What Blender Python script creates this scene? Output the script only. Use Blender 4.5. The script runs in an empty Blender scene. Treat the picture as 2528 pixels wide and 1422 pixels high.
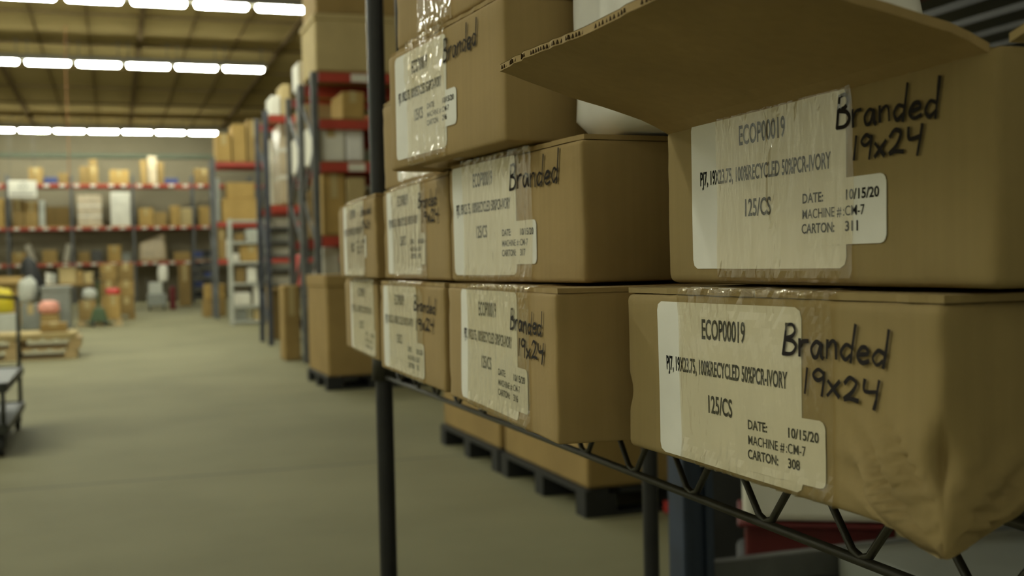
import bpy, bmesh, random
from math import *
from mathutils import Vector, Matrix, noise

# ------------------------------------------------------------------ camera, world, exposure
sc = bpy.context.scene
COL = sc.collection
PI = pi
FPX, CX, CY = 2850.0, 1264.0, 711.0
YAW, PITCH, ROLL = radians(19.0), radians(1.22), 0.0223
CAM = Vector((0, 0, 1.2))
Fw = Vector((sin(YAW)*cos(PITCH), cos(YAW)*cos(PITCH), -sin(PITCH)))
_r0 = Vector((cos(YAW), -sin(YAW), 0)); _u0 = _r0.cross(Fw); _c = sqrt(1-ROLL*ROLL)
Rt = _c*_r0 - ROLL*_u0; Up = _c*_u0 + ROLL*_r0
cd = bpy.data.cameras.new('camera'); cam = bpy.data.objects.new('camera', cd); COL.objects.link(cam)
cam.matrix_world = Matrix(((Rt.x, Up.x, -Fw.x, CAM.x), (Rt.y, Up.y, -Fw.y, CAM.y), (Rt.z, Up.z, -Fw.z, CAM.z), (0, 0, 0, 1)))
cd.sensor_width = 36; cd.lens = 36*FPX/2528; cd.clip_start = 0.01; cd.clip_end = 300
cd.dof.use_dof = True; cd.dof.focus_distance = 0.74; cd.dof.aperture_fstop = 10.0; cd.dof.aperture_blades = 0
sc.camera = cam
w = bpy.data.worlds.new('world'); sc.world = w; w.use_nodes = True
w.node_tree.nodes['Background'].inputs[0].default_value = (0.75, 0.72, 0.5, 1)
w.node_tree.nodes['Background'].inputs[1].default_value = 0.05
sc.view_settings.view_transform = 'Standard'; sc.view_settings.look = 'None'
sc.view_settings.gamma = 1.0; sc.view_settings.exposure = 0.0; sc.view_settings.use_curve_mapping = False
sc.cycles.max_bounces = 8
TUBE_POWER = 86.0
TUBE_COL = (0.97, 1.0, 0.83, 1)
LIGHT_ROWS = [3.4, 9.2, 16.7, 24.2, 31.7, 46.7]  # first row is added out of view to brighten the carton fronts
ROW_END = 4.05

# ------------------------------------------------------------------ helpers
def ray(px, py): return Fw + Rt*((px-CX)/FPX) - Up*((py-CY)/FPX)
def atY(px, py, Y): d = ray(px, py); return CAM + d*(Y/d.y)
def atX(px, py, X): d = ray(px, py); return CAM + d*(X/d.x)
def atZ(px, py, Z): d = ray(px, py); return CAM + d*((Z-CAM.z)/d.z)

def empty(name, loc, rz=0.0):
    o = bpy.data.objects.new(name, None); COL.objects.link(o)
    o.location = loc; o.rotation_euler = (0, 0, rz); o.empty_display_size = 0.1
    return o
def tag(o, label=None, cat=None, group=None, kind=None):
    if label: o['label'] = label
    if cat: o['category'] = cat
    if group: o['group'] = group
    if kind: o['kind'] = kind
    return o

class MB:
    def __init__(s): s.v = []; s.f = []
    def add(s, vs, fs):
        n = len(s.v); s.v += [tuple(p) for p in vs]; s.f += [tuple(i+n for i in f) for f in fs]; return s
    def box(s, x0, y0, z0, x1, y1, z1):
        vs = [(x0,y0,z0),(x1,y0,z0),(x1,y1,z0),(x0,y1,z0),(x0,y0,z1),(x1,y0,z1),(x1,y1,z1),(x0,y1,z1)]
        return s.add(vs, [(3,2,1,0),(4,5,6,7),(0,1,5,4),(1,2,6,5),(2,3,7,6),(3,0,4,7)])
    def prism(s, prof, z0, z1, scale=1.0):
        n = len(prof); cx = sum(p[0] for p in prof)/n; cy = sum(p[1] for p in prof)/n
        vs = [(x, y, z0) for x, y in prof] + [(cx+(x-cx)*scale, cy+(y-cy)*scale, z1) for x, y in prof]
        return s.add(vs, [tuple(range(n-1, -1, -1)), tuple(range(n, 2*n))] + [(i, (i+1) % n, n+(i+1) % n, n+i) for i in range(n)])
    def tube(s, pts, r, n=8, caps=True):
        pts = [Vector(p) for p in pts]; rings = []; vs = []; fs = []
        for i, p in enumerate(pts):
            a = pts[max(0, i-1)]; b = pts[min(len(pts)-1, i+1)]; t = (b-a).normalized()
            ref = Vector((0, 0, 1)) if abs(t.z) < .9 else Vector((1, 0, 0))
            x = t.cross(ref).normalized(); y = x.cross(t)
            rr = r[i] if isinstance(r, (list, tuple)) else r
            for k in range(n):
                an = 2*PI*k/n; vs.append(p + x*(rr*cos(an)) + y*(rr*sin(an)))
        for i in range(len(pts)-1):
            for k in range(n):
                fs.append((i*n+k, i*n+(k+1) % n, (i+1)*n+(k+1) % n, (i+1)*n+k))
        if caps: fs += [tuple(range(n-1, -1, -1)), tuple((len(pts)-1)*n+k for k in range(n))]
        return s.add(vs, fs)
    def beam(s, a, b, w, h):
        a = Vector(a); b = Vector(b); t = (b-a).normalized()
        ref = Vector((0, 0, 1)) if abs(t.z) < .95 else Vector((1, 0, 0))
        x = t.cross(ref).normalized()*w/2; y = x.normalized().cross(t)*h/2
        vs = [a-x-y, a+x-y, a+x+y, a-x+y, b-x-y, b+x-y, b+x+y, b-x+y]
        return s.add(vs, [(3,2,1,0),(4,5,6,7),(0,1,5,4),(1,2,6,5),(2,3,7,6),(3,0,4,7)])
    def blob(s, c, rx, ry, rz, seed=0, amp=.15, nu=16, nv=10, flat=True, freq=2.0):
        vs = []; fs = []
        for j in range(nv+1):
            th = PI*j/nv
            for i in range(nu):
                ph = 2*PI*i/nu; d = Vector((sin(th)*cos(ph), sin(th)*sin(ph), cos(th)))
                k = 1 + amp*noise.noise(d*freq + Vector((seed*3.1, seed*1.7, seed)))
                q = [abs(v)**.75*(1 if v >= 0 else -1) for v in d]
                z = q[2]*k*rz
                if flat: z = max(z, -rz*.92)
                vs.append((c[0]+q[0]*k*rx, c[1]+q[1]*k*ry, c[2]+z))
        for j in range(nv):
            for i in range(nu):
                fs.append((j*nu+i, (j+1)*nu+i, (j+1)*nu+(i+1) % nu, j*nu+(i+1) % nu))
        return s.add(vs, fs)
    def build(s, name, mat, parent=None, bevel=0, smooth=False, loc=None, rz=0.0, seg=2):
        m = bpy.data.meshes.new(name); m.from_pydata([tuple(p) for p in s.v], [], s.f); m.materials.append(mat)
        bm = bmesh.new(); bm.from_mesh(m); bmesh.ops.remove_doubles(bm, verts=bm.verts, dist=1e-7)
        bmesh.ops.recalc_face_normals(bm, faces=bm.faces); bm.to_mesh(m); bm.free()
        if smooth: m.polygons.foreach_set('use_smooth', [True]*len(m.polygons))
        o = bpy.data.objects.new(name, m); COL.objects.link(o)
        if parent: o.parent = parent
        if loc is not None: o.location = loc
        if rz: o.rotation_euler = (0, 0, rz)
        if bevel:
            b = o.modifiers.new('bevel', 'BEVEL'); b.width = bevel; b.segments = seg; b.limit_method = 'ANGLE'; b.angle_limit = radians(40)
        return o

# ------------------------------------------------------------------ materials
MATS = {}
def mat(name, col, rough=.6, metal=0.0, var=0.0, scale=6.0, bump=0.0, bscale=40.0, emit=0.0, spec=.5, streak=0.0, stretch=(1,1,1)):
    if name in MATS: return MATS[name]
    m = bpy.data.materials.new(name); m.use_nodes = True; nt = m.node_tree; N = nt.nodes; L = nt.links
    b = N['Principled BSDF']; b.inputs['Roughness'].default_value = rough; b.inputs['Metallic'].default_value = metal
    b.inputs['Specular IOR Level'].default_value = spec
    c4 = (*col, 1); b.inputs['Base Color'].default_value = c4
    tc = N.new('ShaderNodeTexCoord'); mp = N.new('ShaderNodeMapping'); mp.inputs['Scale'].default_value = stretch
    L.new(tc.outputs['Object'], mp.inputs['Vector'])
    if var:
        n = N.new('ShaderNodeTexNoise'); n.inputs['Scale'].default_value = scale; n.inputs['Detail'].default_value = 6
        L.new(mp.outputs[0], n.inputs['Vector'])
        r = N.new('ShaderNodeValToRGB'); r.color_ramp.elements[0].position = .3; r.color_ramp.elements[1].position = .7
        r.color_ramp.elements[0].color = tuple(max(0, c*(1-var)) for c in col)+(1,)
        r.color_ramp.elements[1].color = tuple(min(1, c*(1+var)) for c in col)+(1,)
        L.new(n.outputs['Fac'], r.inputs['Fac']); L.new(r.outputs[0], b.inputs['Base Color'])
        if streak:
            n2 = N.new('ShaderNodeTexNoise'); n2.inputs['Scale'].default_value = 1.0; n2.inputs['Detail'].default_value = 3
            m2 = N.new('ShaderNodeMapping'); m2.inputs['Scale'].default_value = (130, 130, 3); L.new(tc.outputs['Object'], m2.inputs['Vector']); L.new(m2.outputs[0], n2.inputs['Vector'])
            mx = N.new('ShaderNodeMix'); mx.data_type = 'RGBA'; mx.blend_type = 'MULTIPLY'; mx.inputs[0].default_value = streak
            L.new(r.outputs[0], mx.inputs[6]); L.new(n2.outputs['Fac'], mx.inputs[7]); L.new(mx.outputs[2], b.inputs['Base Color'])
    if bump:
        n3 = N.new('ShaderNodeTexNoise'); n3.inputs['Scale'].default_value = bscale; n3.inputs['Detail'].default_value = 4; L.new(mp.outputs[0], n3.inputs['Vector'])
        bp = N.new('ShaderNodeBump'); bp.inputs['Strength'].default_value = bump; bp.inputs['Distance'].default_value = .003
        L.new(n3.outputs['Fac'], bp.inputs['Height']); L.new(bp.outputs[0], b.inputs['Normal'])
    if emit:
        b.inputs['Emission Color'].default_value = TUBE_COL; b.inputs['Emission Strength'].default_value = emit
    MATS[name] = m; return m

KRAFT = mat('kraft_board', (.42, .30, .135), .85, var=.10, scale=9, bump=.12, bscale=90, spec=.2, streak=.18)
KRAFT2 = mat('kraft_board_dimmed', (.35, .26, .115), .85, var=.10, scale=9, bump=.12, bscale=90, spec=.2, streak=.18)  # same board, darkened for the weaker light on the nearest cartons
EDGE = mat('cut_board_edge', (.42, .32, .16), .9, var=.25, scale=220, spec=.1)
FLUTE = mat('flute_hollow', (.05, .03, .012), .95, spec=.05)
PAPER = mat('label_paper', (.85, .84, .77), .55, var=.04, scale=25, spec=.35)
PAPER2 = mat('date_label_paper', (.84, .83, .76), .5, var=.03, scale=25, spec=.35)
INK = mat('printed_ink', (.012, .012, .013), .8, spec=.08)
MARKER = mat('marker_ink', (.026, .022, .021), .8, spec=.08)
WHITEBAG = mat('white_poly', (.84, .83, .78), .3, var=.05, scale=8, bump=.3, bscale=14)
BLACKMET = mat('black_powder_coat', (.016, .017, .02), .38, var=.2, scale=20, spec=.5)
RAILMET = mat('shelf_wire_metal', (.045, .043, .034), .42, metal=.3, var=.2, scale=30)
BLUE = mat('blue_rack_steel', (.028, .042, .075), .5, var=.25, scale=9)
NAVYGREY = mat('navy_grey_steel', (.05, .055, .07), .5, var=.2, scale=9)
GREYBLUE = mat('grey_rack_steel', (.11, .115, .115), .5, var=.2, scale=9)
RED = mat('red_beam_steel', (.38, .045, .025), .5, var=.15, scale=3)
DARKRED = mat('dark_red_plastic', (.11, .009, .009), .5, var=.1)
BRIGHTRED = mat('bright_red', (.55, .05, .04), .5, var=.1)
PINK = mat('pink_wrap', (.75, .33, .25), .45, var=.12, scale=9)
TAN = mat('tan_carton', (.33, .225, .085), .85, var=.12, scale=2.5, spec=.2)
TAN2 = mat('orange_tan_carton', (.42, .28, .095), .85, var=.12, scale=2.5, spec=.2)
TAN3 = mat('brown_carton', (.25, .17, .065), .85, var=.12, scale=2.5, spec=.2)
BEIGE = mat('beige_carton', (.47, .37, .18), .85, var=.08, scale=2.5, spec=.2)
WRAP = mat('wrapped_cartons', (.50, .41, .27), .35, var=.22, scale=5, bump=.3, bscale=12)
WHITEC = mat('white_carton', (.72, .70, .60), .7, var=.08, scale=3)
GREYW = mat('grey_white', (.45, .46, .40), .6, var=.10, scale=4)
GREYP = mat('grey_plastic', (.22, .23, .2), .5, var=.1, scale=5)
DGREY = mat('dark_grey', (.06, .06, .055), .6, var=.15, scale=5)
BLACKP = mat('black_plastic', (.013, .014, .014), .6, var=.2, scale=8)
GREEN = mat('green_paint', (.05, .09, .03), .5, var=.15)
YELLOW = mat('yellow_plastic', (.62, .50, .02), .5, var=.1)
WOOD = mat('pallet_wood', (.52, .39, .20), .85, var=.22, scale=7, stretch=(.3, 3, 3))
STEEL = mat('cart_steel', (.045, .05, .042), .55, metal=.2, var=.15)
ORANGE = mat('orange_cord', (.36, .17, .07), .6)
BLUEBOX = mat('blue_board', (.04, .06, .18), .6, var=.1)
WALLM = mat('painted_wall', (.225, .195, .125), .8, var=.04, scale=.6)
WALLW = mat('white_bounce_wall', (.80, .79, .72), .8, var=.03, scale=.6)
WALLTOP = mat('wall_top_dimmed', (.16, .14, .085), .8, var=.05, scale=.6)  # wall colour darkened for the weak light above the beam
BEAMG = mat('green_grey_steel', (.10, .12, .07), .6, var=.1)
CEILM = mat('ceiling_insulation', (.33, .255, .115), .9, spec=0.0, var=.07, scale=.7)
CEILB = mat('ceiling_purlin', (.15, .11, .055), .9, spec=0.0, var=.1)
HOUSE = mat('fixture_housing', (.12, .11, .08), .5)
TUBE = mat('lit_tube', (.9, .9, .85), .4, emit=TUBE_POWER)

def tape_mat():
    m = bpy.data.materials.new('clear_tape'); m.use_nodes = True; nt = m.node_tree; N = nt.nodes; L = nt.links
    for n in list(N): N.remove(n)
    out = N.new('ShaderNodeOutputMaterial'); t = N.new('ShaderNodeBsdfTransparent'); t.inputs[0].default_value = (.925, .885, .785, 1)
    g = N.new('ShaderNodeBsdfGlossy'); g.inputs['Roughness'].default_value = .12; g.inputs[0].default_value = (1, 1, 1, 1)
    d = N.new('ShaderNodeBsdfDiffuse'); d.inputs[0].default_value = (.60, .55, .42, 1)
    tc = N.new('ShaderNodeTexCoord'); mp = N.new('ShaderNodeMapping'); mp.inputs['Scale'].default_value = (1.6, 1, .55); L.new(tc.outputs['Object'], mp.inputs[0])
    n = N.new('ShaderNodeTexNoise'); n.inputs['Scale'].default_value = 55; n.inputs['Detail'].default_value = 3; L.new(mp.outputs[0], n.inputs['Vector'])
    v = N.new('ShaderNodeTexVoronoi'); v.inputs['Scale'].default_value = 38; v.feature = 'DISTANCE_TO_EDGE'; L.new(mp.outputs[0], v.inputs['Vector'])
    ad = N.new('ShaderNodeMath'); ad.operation = 'ADD'; L.new(n.outputs['Fac'], ad.inputs[0]); L.new(v.outputs['Distance'], ad.inputs[1])
    bp = N.new('ShaderNodeBump'); bp.inputs['Strength'].default_value = .4; bp.inputs['Distance'].default_value = .003
    L.new(ad.outputs[0], bp.inputs['Height']); L.new(bp.outputs[0], g.inputs['Normal'])
    lw = N.new('ShaderNodeLayerWeight'); L.new(bp.outputs[0], lw.inputs['Normal'])
    pw = N.new('ShaderNodeMath'); pw.operation = 'POWER'; L.new(lw.outputs['Facing'], pw.inputs[0]); pw.inputs[1].default_value = 4.0
    fr = N.new('ShaderNodeMath'); fr.operation = 'MULTIPLY_ADD'; L.new(pw.outputs[0], fr.inputs[0]); fr.inputs[1].default_value = .7; fr.inputs[2].default_value = .075
    m1 = N.new('ShaderNodeMixShader'); m1.inputs[0].default_value = .03; L.new(t.outputs[0], m1.inputs[1]); L.new(d.outputs[0], m1.inputs[2])
    m2 = N.new('ShaderNodeMixShader'); L.new(fr.outputs[0], m2.inputs[0]); L.new(m1.outputs[0], m2.inputs[1]); L.new(g.outputs[0], m2.inputs[2])
    L.new(m2.outputs[0], out.inputs[0]); return m
TAPE = tape_mat()

def floor_mat():
    m = mat('concrete_floor', (.235, .222, .130), .8, spec=.12, var=.10, scale=.45, bump=.05, bscale=8)
    nt = m.node_tree; N = nt.nodes; L = nt.links; b = N['Principled BSDF']; src = b.inputs['Base Color'].links[0].from_socket
    tc = N.new('ShaderNodeTexCoord'); sx = N.new('ShaderNodeSeparateXYZ'); L.new(tc.outputs['Object'], sx.inputs[0])
    n = N.new('ShaderNodeTexNoise'); n.inputs['Scale'].default_value = 1.6; n.inputs['Detail'].default_value = 5; L.new(tc.outputs['Object'], n.inputs['Vector'])
    wob = N.new('ShaderNodeMath'); wob.operation = 'MULTIPLY_ADD'; L.new(n.outputs['Fac'], wob.inputs[0]); wob.inputs[1].default_value = .05; L.new(sx.outputs[1], wob.inputs[2])
    a = N.new('ShaderNodeMath'); a.operation = 'SUBTRACT'; L.new(wob.outputs[0], a.inputs[0]); a.inputs[1].default_value = 6.99
    ab = N.new('ShaderNodeMath'); ab.operation = 'ABSOLUTE'; L.new(a.outputs[0], ab.inputs[0])
    lt = N.new('ShaderNodeMath'); lt.operation = 'LESS_THAN'; L.new(ab.outputs[0], lt.inputs[0]); lt.inputs[1].default_value = .02
    mx = N.new('ShaderNodeMix'); mx.data_type = 'RGBA'; L.new(lt.outputs[0], mx.inputs[0]); L.new(src, mx.inputs[6]); mx.inputs[7].default_value = (.16, .15, .10, 1)
    # soft wear stains
    n2 = N.new('ShaderNodeTexNoise'); n2.inputs['Scale'].default_value = .9; n2.inputs['Detail'].default_value = 8; L.new(tc.outputs['Object'], n2.inputs['Vector'])
    r = N.new('ShaderNodeValToRGB'); r.color_ramp.elements[0].position = .35; r.color_ramp.elements[0].color = (.92, .92, .91, 1); r.color_ramp.elements[1].position = .6; r.color_ramp.elements[1].color = (1, 1, 1, 1)
    L.new(n2.outputs['Fac'], r.inputs[0])
    mu = N.new('ShaderNodeMix'); mu.data_type = 'RGBA'; mu.blend_type = 'MULTIPLY'; mu.inputs[0].default_value = 1; L.new(mx.outputs[2], mu.inputs[6]); L.new(r.outputs[0], mu.inputs[7])
    L.new(mu.outputs[2], b.inputs['Base Color']); return m
FLOORM = floor_mat()

# ------------------------------------------------------------------ room shell
def struct(name, mb, m, **k): return tag(mb.build(name, m, **k), kind='structure')
XL, XR, YN, YF, ZC = -9.0, 12.0, -4.0, 50.0, 7.2
struct('floor', MB().box(XL, YN, -.2, XR, YF, 0), FLOORM)
struct('ceiling', MB().box(XL, YN, ZC, XR, YF, ZC+.2), CEILM)
struct('wall_back', MB().box(XL, YF, 0, XR, YF+.2, ZC), WALLM)
struct('wall_right', MB().box(XR, YN, 0, XR+.2, YF, ZC), WALLM)
struct('wall_left', MB().box(XL-.2, YN, 0, XL, YF, ZC), WALLW)  # unseen wall, made white to bounce light onto the carton fronts
struct('wall_front', MB().box(XL, YN-.2, 0, XR, YN, ZC), WALLW)  # unseen wall, made white to lift the shaded carton sides
tn = 0
def trim(mb, m):
    global tn; tn += 1
    return struct('trim_%d' % tn, mb, m)
trim(MB().box(XL, YF-.06, 6.02, XR, YF, ZC), WALLTOP)
trim(MB().box(XL, YF-.16, 5.86, XR, YF, 6.04), BEAMG)
for k in range(-5, 4):                       # main purlins along the hall, then thin battens between them
    x = .79+3.65*k
    trim(MB().box(x-.07, YN, ZC-.09, x+.07, YF, ZC), CEILB)
    for q in (1.217, 2.433): trim(MB().box(x+q-.02, YN, ZC-.04, x+q+.02, YF, ZC), CEILB)
for k in range(0, 13): trim(MB().box(XL, 2.2+3.75*k-.03, ZC-.05, XR, 2.2+3.75*k+.03, ZC), CEILB)

# ------------------------------------------------------------------ fluorescent rows
ORD = ['first', 'second', 'third', 'fourth', 'fifth', 'sixth', 'seventh', 'eighth', 'ninth', 'tenth', 'eleventh', 'twelfth', 'thirteenth', 'fourteenth', 'fifteenth', 'sixteenth', 'seventeenth', 'eighteenth']
def fixture(xc, Y, L, label, group):
    t = empty('ceiling_light', (xc, Y, 6.58)); tag(t, label, 'light', group)
    MB().box(-L/2, -.14, .025, L/2, .14, .17).build('housing', HOUSE, t, bevel=.01)
    for s in (-1, 1): MB().tube([(s*L*.4, 0, .15), (s*L*.4, 0, ZC-6.58)], .012, 8).build('mount', HOUSE, t)
    n = max(1, round(L/1.22)); l = L/n
    for i in range(n):
        a = -L/2+i*l+.075; b = a+l-.15; pts = []; rr = []
        for k in range(5): an = PI/2*k/4; pts.append((a+.06*(1-cos(an)), 0, .0)); rr.append(max(.012, .082*sin(an)))
        for k in range(5): an = PI/2*(1-k/4); pts.append((b-.06*(1-cos(an)), 0, .0)); rr.append(max(.012, .082*sin(an)))
        MB().tube(pts, rr, 12).build('lamp_tube', TUBE, t, smooth=True)
ROWNAME = {24.2: 'nearest visible ceiling row', 31.7: 'middle visible ceiling row', 46.7: 'farthest ceiling row'}
for Y in LIGHT_ROWS:
    nv = {24.2: 5, 31.7: 7, 46.7: 8}.get(Y, 0); x = ROW_END if Y > 10 else (-1.6 if Y > 5 else -3.4)  # near rows cut short to shape the light on floor and cartons
    for i in range(nv):
        where = 'rightmost' if i == 0 else ORD[i]+' from the right end'
        fixture(x-.61, Y, 1.2, 'white fluorescent fixture, %s in the %s' % (where, ROWNAME[Y]), ROWNAME[Y]); x -= 1.22
    while x > -3.6 if Y > 4 else x > -4.0:
        fixture(x-2.44, Y, 4.86, 'fluorescent fixture of a ceiling row outside the picture', 'ceiling tubes outside the picture'); x -= 4.88
MB().tube([(0, 0, 0), (.02, 0, 1.0), (.0, 0, 3.0), (.03, 0, 4.0)], .014, 6).build('rope', ORANGE, loc=(atY(171, 480, 30).x, 30, ZC-4.0))
tag(bpy.context.scene.objects['rope'], 'thin orange rope hanging from the ceiling below the middle row of tubes', 'rope')

# ------------------------------------------------------------------ generic background things
def crate(name, label, cat, X0, X1, Y0, Y1, Z0, Z1, m, group=None, bevel=.02, style=None, rz=0.0, tape=None):
    """a carton-like thing: one bevelled body plus its lid, seam or tape parts"""
    cx, cy = (X0+X1)/2, (Y0+Y1)/2; hx, hy, h = (X1-X0)/2, (Y1-Y0)/2, Z1-Z0
    if style is None:
        mb = MB().box(-hx, -hy, 0, hx, hy, h)
        return tag(mb.build(name, m, loc=(cx, cy, Z0), rz=rz, bevel=min(bevel, h*.2, hx*.3)), label, cat, group)
    t = empty(name, (cx, cy, Z0), rz); tag(t, label, cat, group)
    if style == 'lid':
        MB().box(-hx, -hy, 0, hx, hy, h*.9).build('body', m, t, bevel=bevel)
        MB().box(-hx-.02, -hy-.02, h*.88, hx+.02, hy+.02, h).build('lid', m, t, bevel=bevel)
    elif style == 'tape':
        MB().box(-hx, -hy, 0, hx, hy, h).build('body', m, t, bevel=min(bevel, h*.2))
        s = min(.06, hx*.3)
        MB().box(-s, -hy-.004, h*.6, s, hy+.004, h+.004).build('packing_tape', BEIGE if m is not BEIGE else TAN, t)
    elif style == 'open':
        MB().box(-hx, -hy, 0, hx, hy, h).build('body', m, t, bevel=bevel)
        f = min(hy, .3)
        for s in (-1, 1):
            MB().beam((-hx, s*hy, h), (hx, s*hy, h), .012, .03).build('flap_hinge', m, t)
            MB().add([(-hx, s*hy, h), (hx, s*hy, h), (hx, s*(hy+f*.6), h-f*.5), (-hx, s*(hy+f*.6), h-f*.5), (-hx, s*(hy+.01), h-.01), (hx, s*(hy+.01), h-.01), (hx, s*(hy+f*.6), h-f*.5-.012), (-hx, s*(hy+f*.6), h-f*.5-.012)],
                     [(0,1,2,3),(4,5,6,7),(0,1,5,4),(1,2,6,5),(2,3,7,6),(3,0,4,7)]).build('flap', m, t)
    elif style == 'bundle':                                        # shrink-wrapped tiers
        n = 3
        for k in range(n):
            MB().box(-hx, -hy, h*k/n+.004, hx, hy, h*(k+1)/n-.004).build('carton_tier', m, t, bevel=.03)
        for k in range(1, n):
            MB().box(-hx-.004, -hy-.004, h*k/n-.03, hx+.004, hy+.004, h*k/n+.03).build('stretch_band', WHITEC, t)
    return t
def pcrate(name, label, cat, px0, px1, pyt, Y, Z0, m, pyb=None, depth=.8, **k):
    """place by its front face in the plane Y: pixel columns px0..px1, top row pyt, resting at Z0 (or bottom row pyb)"""
    pm = (px0+px1)/2
    if Z0 is None: Z0 = atY(pm, pyb, Y).z
    return crate(name, label, cat, atY(px0, pyt, Y).x, atY(px1, pyt, Y).x, Y, Y+depth, Z0, atY(pm, pyt, Y).z, m, **k)
def floorY(px, py): return atZ(px, py, 0).y

def rack(name, label, group, X0, X1, Y0, Y1, levels, H, bays, um, bm_, deckm, tags=0, seed=1):
    """pallet rack running along X: end frames, red beams, decks"""
    t = empty(name, ((X0+X1)/2, (Y0+Y1)/2, 0)); tag(t, label, 'shelving', group)
    o = Vector(t.location); rnd = random.Random(seed)
    for i in range(bays+1):
        x = X0+(X1-X0)*i/bays
        for y in (Y0+.045, Y1-.045):
            MB().box(x-.04-o.x, y-.03-o.y, 0, x+.04-o.x, y+.03-o.y, H).build('upright', um, t, bevel=.006)
        mb = MB(); z = .25; sgn = 1
        while z < H-.7:
            mb.beam((x-o.x, Y0+.08-o.y if sgn > 0 else Y1-.08-o.y, z), (x-o.x, Y1-.08-o.y if sgn > 0 else Y0+.08-o.y, z+.6), .03, .03); z += .6; sgn = -sgn
        mb.build('lattice_brace', um, t)
    for z in levels:
        for i in range(bays):
            a = X0+(X1-X0)*i/bays+.05; b = X0+(X1-X0)*(i+1)/bays-.05
            for y in (Y0+.025, Y1-.025):
                e = MB().box(a-o.x, y-.025-o.y, z-.13, b-o.x, y+.025-o.y, z-.015).build('beam', bm_, t, bevel=.006)
                if tags and y < (Y0+Y1)/2:
                    for k in range(tags):
                        u = a+(b-a)*(k+.3+.4*rnd.random())/tags
                        MB().box(u-.10-o.x, y-.032-o.y, z-.12, u+.10-o.x, y-.0255-o.y, z-.03).build('beam_tag', WHITEC, e)
        for i in range(bays):
            a = X0+(X1-X0)*i/bays+.06; b = X0+(X1-X0)*(i+1)/bays-.06; mb = MB(); n = 7
            for k in range(n):
                y = Y0+.06+(Y1-Y0-.12)*k/(n-1); mb.box(a-o.x, y-.05-o.y, z-.015, b-o.x, y+.05-o.y, z)
            mb.build('deck', deckm, t)
    return t

# ------------------------------------------------------------------ far wall rack
FY = 47.5
L1, L2, L3 = 1.60, 2.99, 4.64
bayw = (atY(480, 600, FY).x-atY(20, 600, FY).x)/3
fx0 = atY(20, 600, FY).x-bayw; fx1 = fx0+6*bayw
rack('pallet_rack', 'long dark pallet rack with red beams against the back wall', None, fx0, fx1, FY, FY+1.15, [L1, L2, L3], 5.0, 6, GREYBLUE, RED, WOOD, tags=4)
def far(name, label, cat, a, b, t, lvl, m, d=.9, dy=.06, **k): return pcrate(name, label, cat, a, b, t, FY+dy, lvl+.002, m, depth=d, **k)
g3 = 'cartons on the top shelf of the back wall rack'
far('carton', 'tan carton on the back rack top shelf, above the white hanging sign', 'box', 70, 104, 414, L3, TAN, group=g3, style='tape')
far('carton', 'long flat tan carton on back rack top shelf, left of the two-step stack', 'box', 143, 170, 427, L3, TAN3, group=g3)
far('carton', 'tan carton at left of the two-step stack on back rack top shelf', 'box', 195, 217, 411, L3, TAN3, group=g3)
far('carton', 'tan carton under the small top box on the back rack top shelf', 'box', 218, 241, 409, L3, TAN, group=g3, style='tape')
far('carton', 'small dark tan carton topmost of the stack on back rack top shelf', 'box', 219, 239, 393, atY(230, 409, FY+.06).z+.008, TAN3, group=g3, d=.6)
far('carton', 'long low tan carton on back rack top shelf right of the two-step stack', 'box', 270, 318, 420, L3, TAN2, group=g3, style='tape')
far('carton', 'tall tan carton with grey cap on back rack top shelf, centre', 'box', 346, 362, 396, L3, TAN, group=g3, style='lid')
far('carton', 'tallest brown wrapped carton standing on back rack top shelf', 'box', 364, 386, 386, L3, WRAP, group=g3)
far('carton', 'tan carton right of the tallest wrapped carton on back rack top shelf', 'box', 388, 404, 400, L3, TAN3, group=g3)
far('carton', 'dark tan carton at the right end of back rack top shelf', 'box', 480, 527, 416, L3, TAN3, group=g3, style='tape')
far('blue_board', 'flat blue board lying on back rack top shelf right of the sign', 'board', 108, 142, 438, L3, BLUEBOX, d=1.0)
far('blue_board', 'short flat blue board under no carton at the right of back rack top shelf', 'board', 406, 440, 440, L3, BLUEBOX, d=1.0)
g2 = 'cartons on the middle shelf of the back wall rack'
far('carton', 'pale tan carton at left frame edge on the back rack middle shelf', 'box', -30, 10, 490, L2, TAN2, group=g2)
far('carton', 'dark brown carton under the white sign, left of its pair', 'box', 30, 58, 494, L2, TAN3, group=g2, style='tape')
far('carton', 'tan brown carton under the white sign, right of its pair', 'box', 60, 92, 498, L2, TAN, group=g2, style='tape')
far('carton', 'narrow grey white carton beside the dark pallet stack on middle shelf', 'box', 95, 110, 495, L2, GREYW, group=g2)
for k in range(4):
    z0 = L2+.002+.193*k
    t = empty('pallet', (atY(141, 500, FY).x, FY+.55, z0)); tag(t, 'dark flat pallet in the stack on back rack middle shelf, %s from the bottom' % ORD[k], 'pallet', 'stacked dark pallets on the back rack')
    for y in (-.4, 0, .4): MB().box(-.42, y-.05, 0, .42, y+.05, .15).build('stringer', TAN3, t)
    for k2 in range(5): MB().box(-.42+.1725*k2, -.48, .15, -.42+.1725*k2+.15, .48, .19).build('board', TAN3, t)
far('wrapped_load', 'white shrink-wrapped load of cartons on back rack, left one of two', 'load', 190, 250, 482, L2, WRAP, style='bundle', group='white wrapped loads on the back rack')
far('wrapped_load', 'white shrink-wrapped taller load of cartons on back rack, right one of two', 'load', 272, 321, 474, L2, WHITEC, style='bundle', group='white wrapped loads on the back rack')
far('carton', 'tan carton beside the rack upright right of the white wrapped loads', 'box', 342, 378, 514, L2, TAN2, group=g2, style='tape')
far('carton', 'low tan carton second right of the white wrapped loads', 'box', 380, 412, 524, L2, TAN, group=g2)
far('carton', 'tan carton with pale top right of centre on back rack middle shelf', 'box', 420, 444, 508, L2, TAN2, group=g2)
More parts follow.
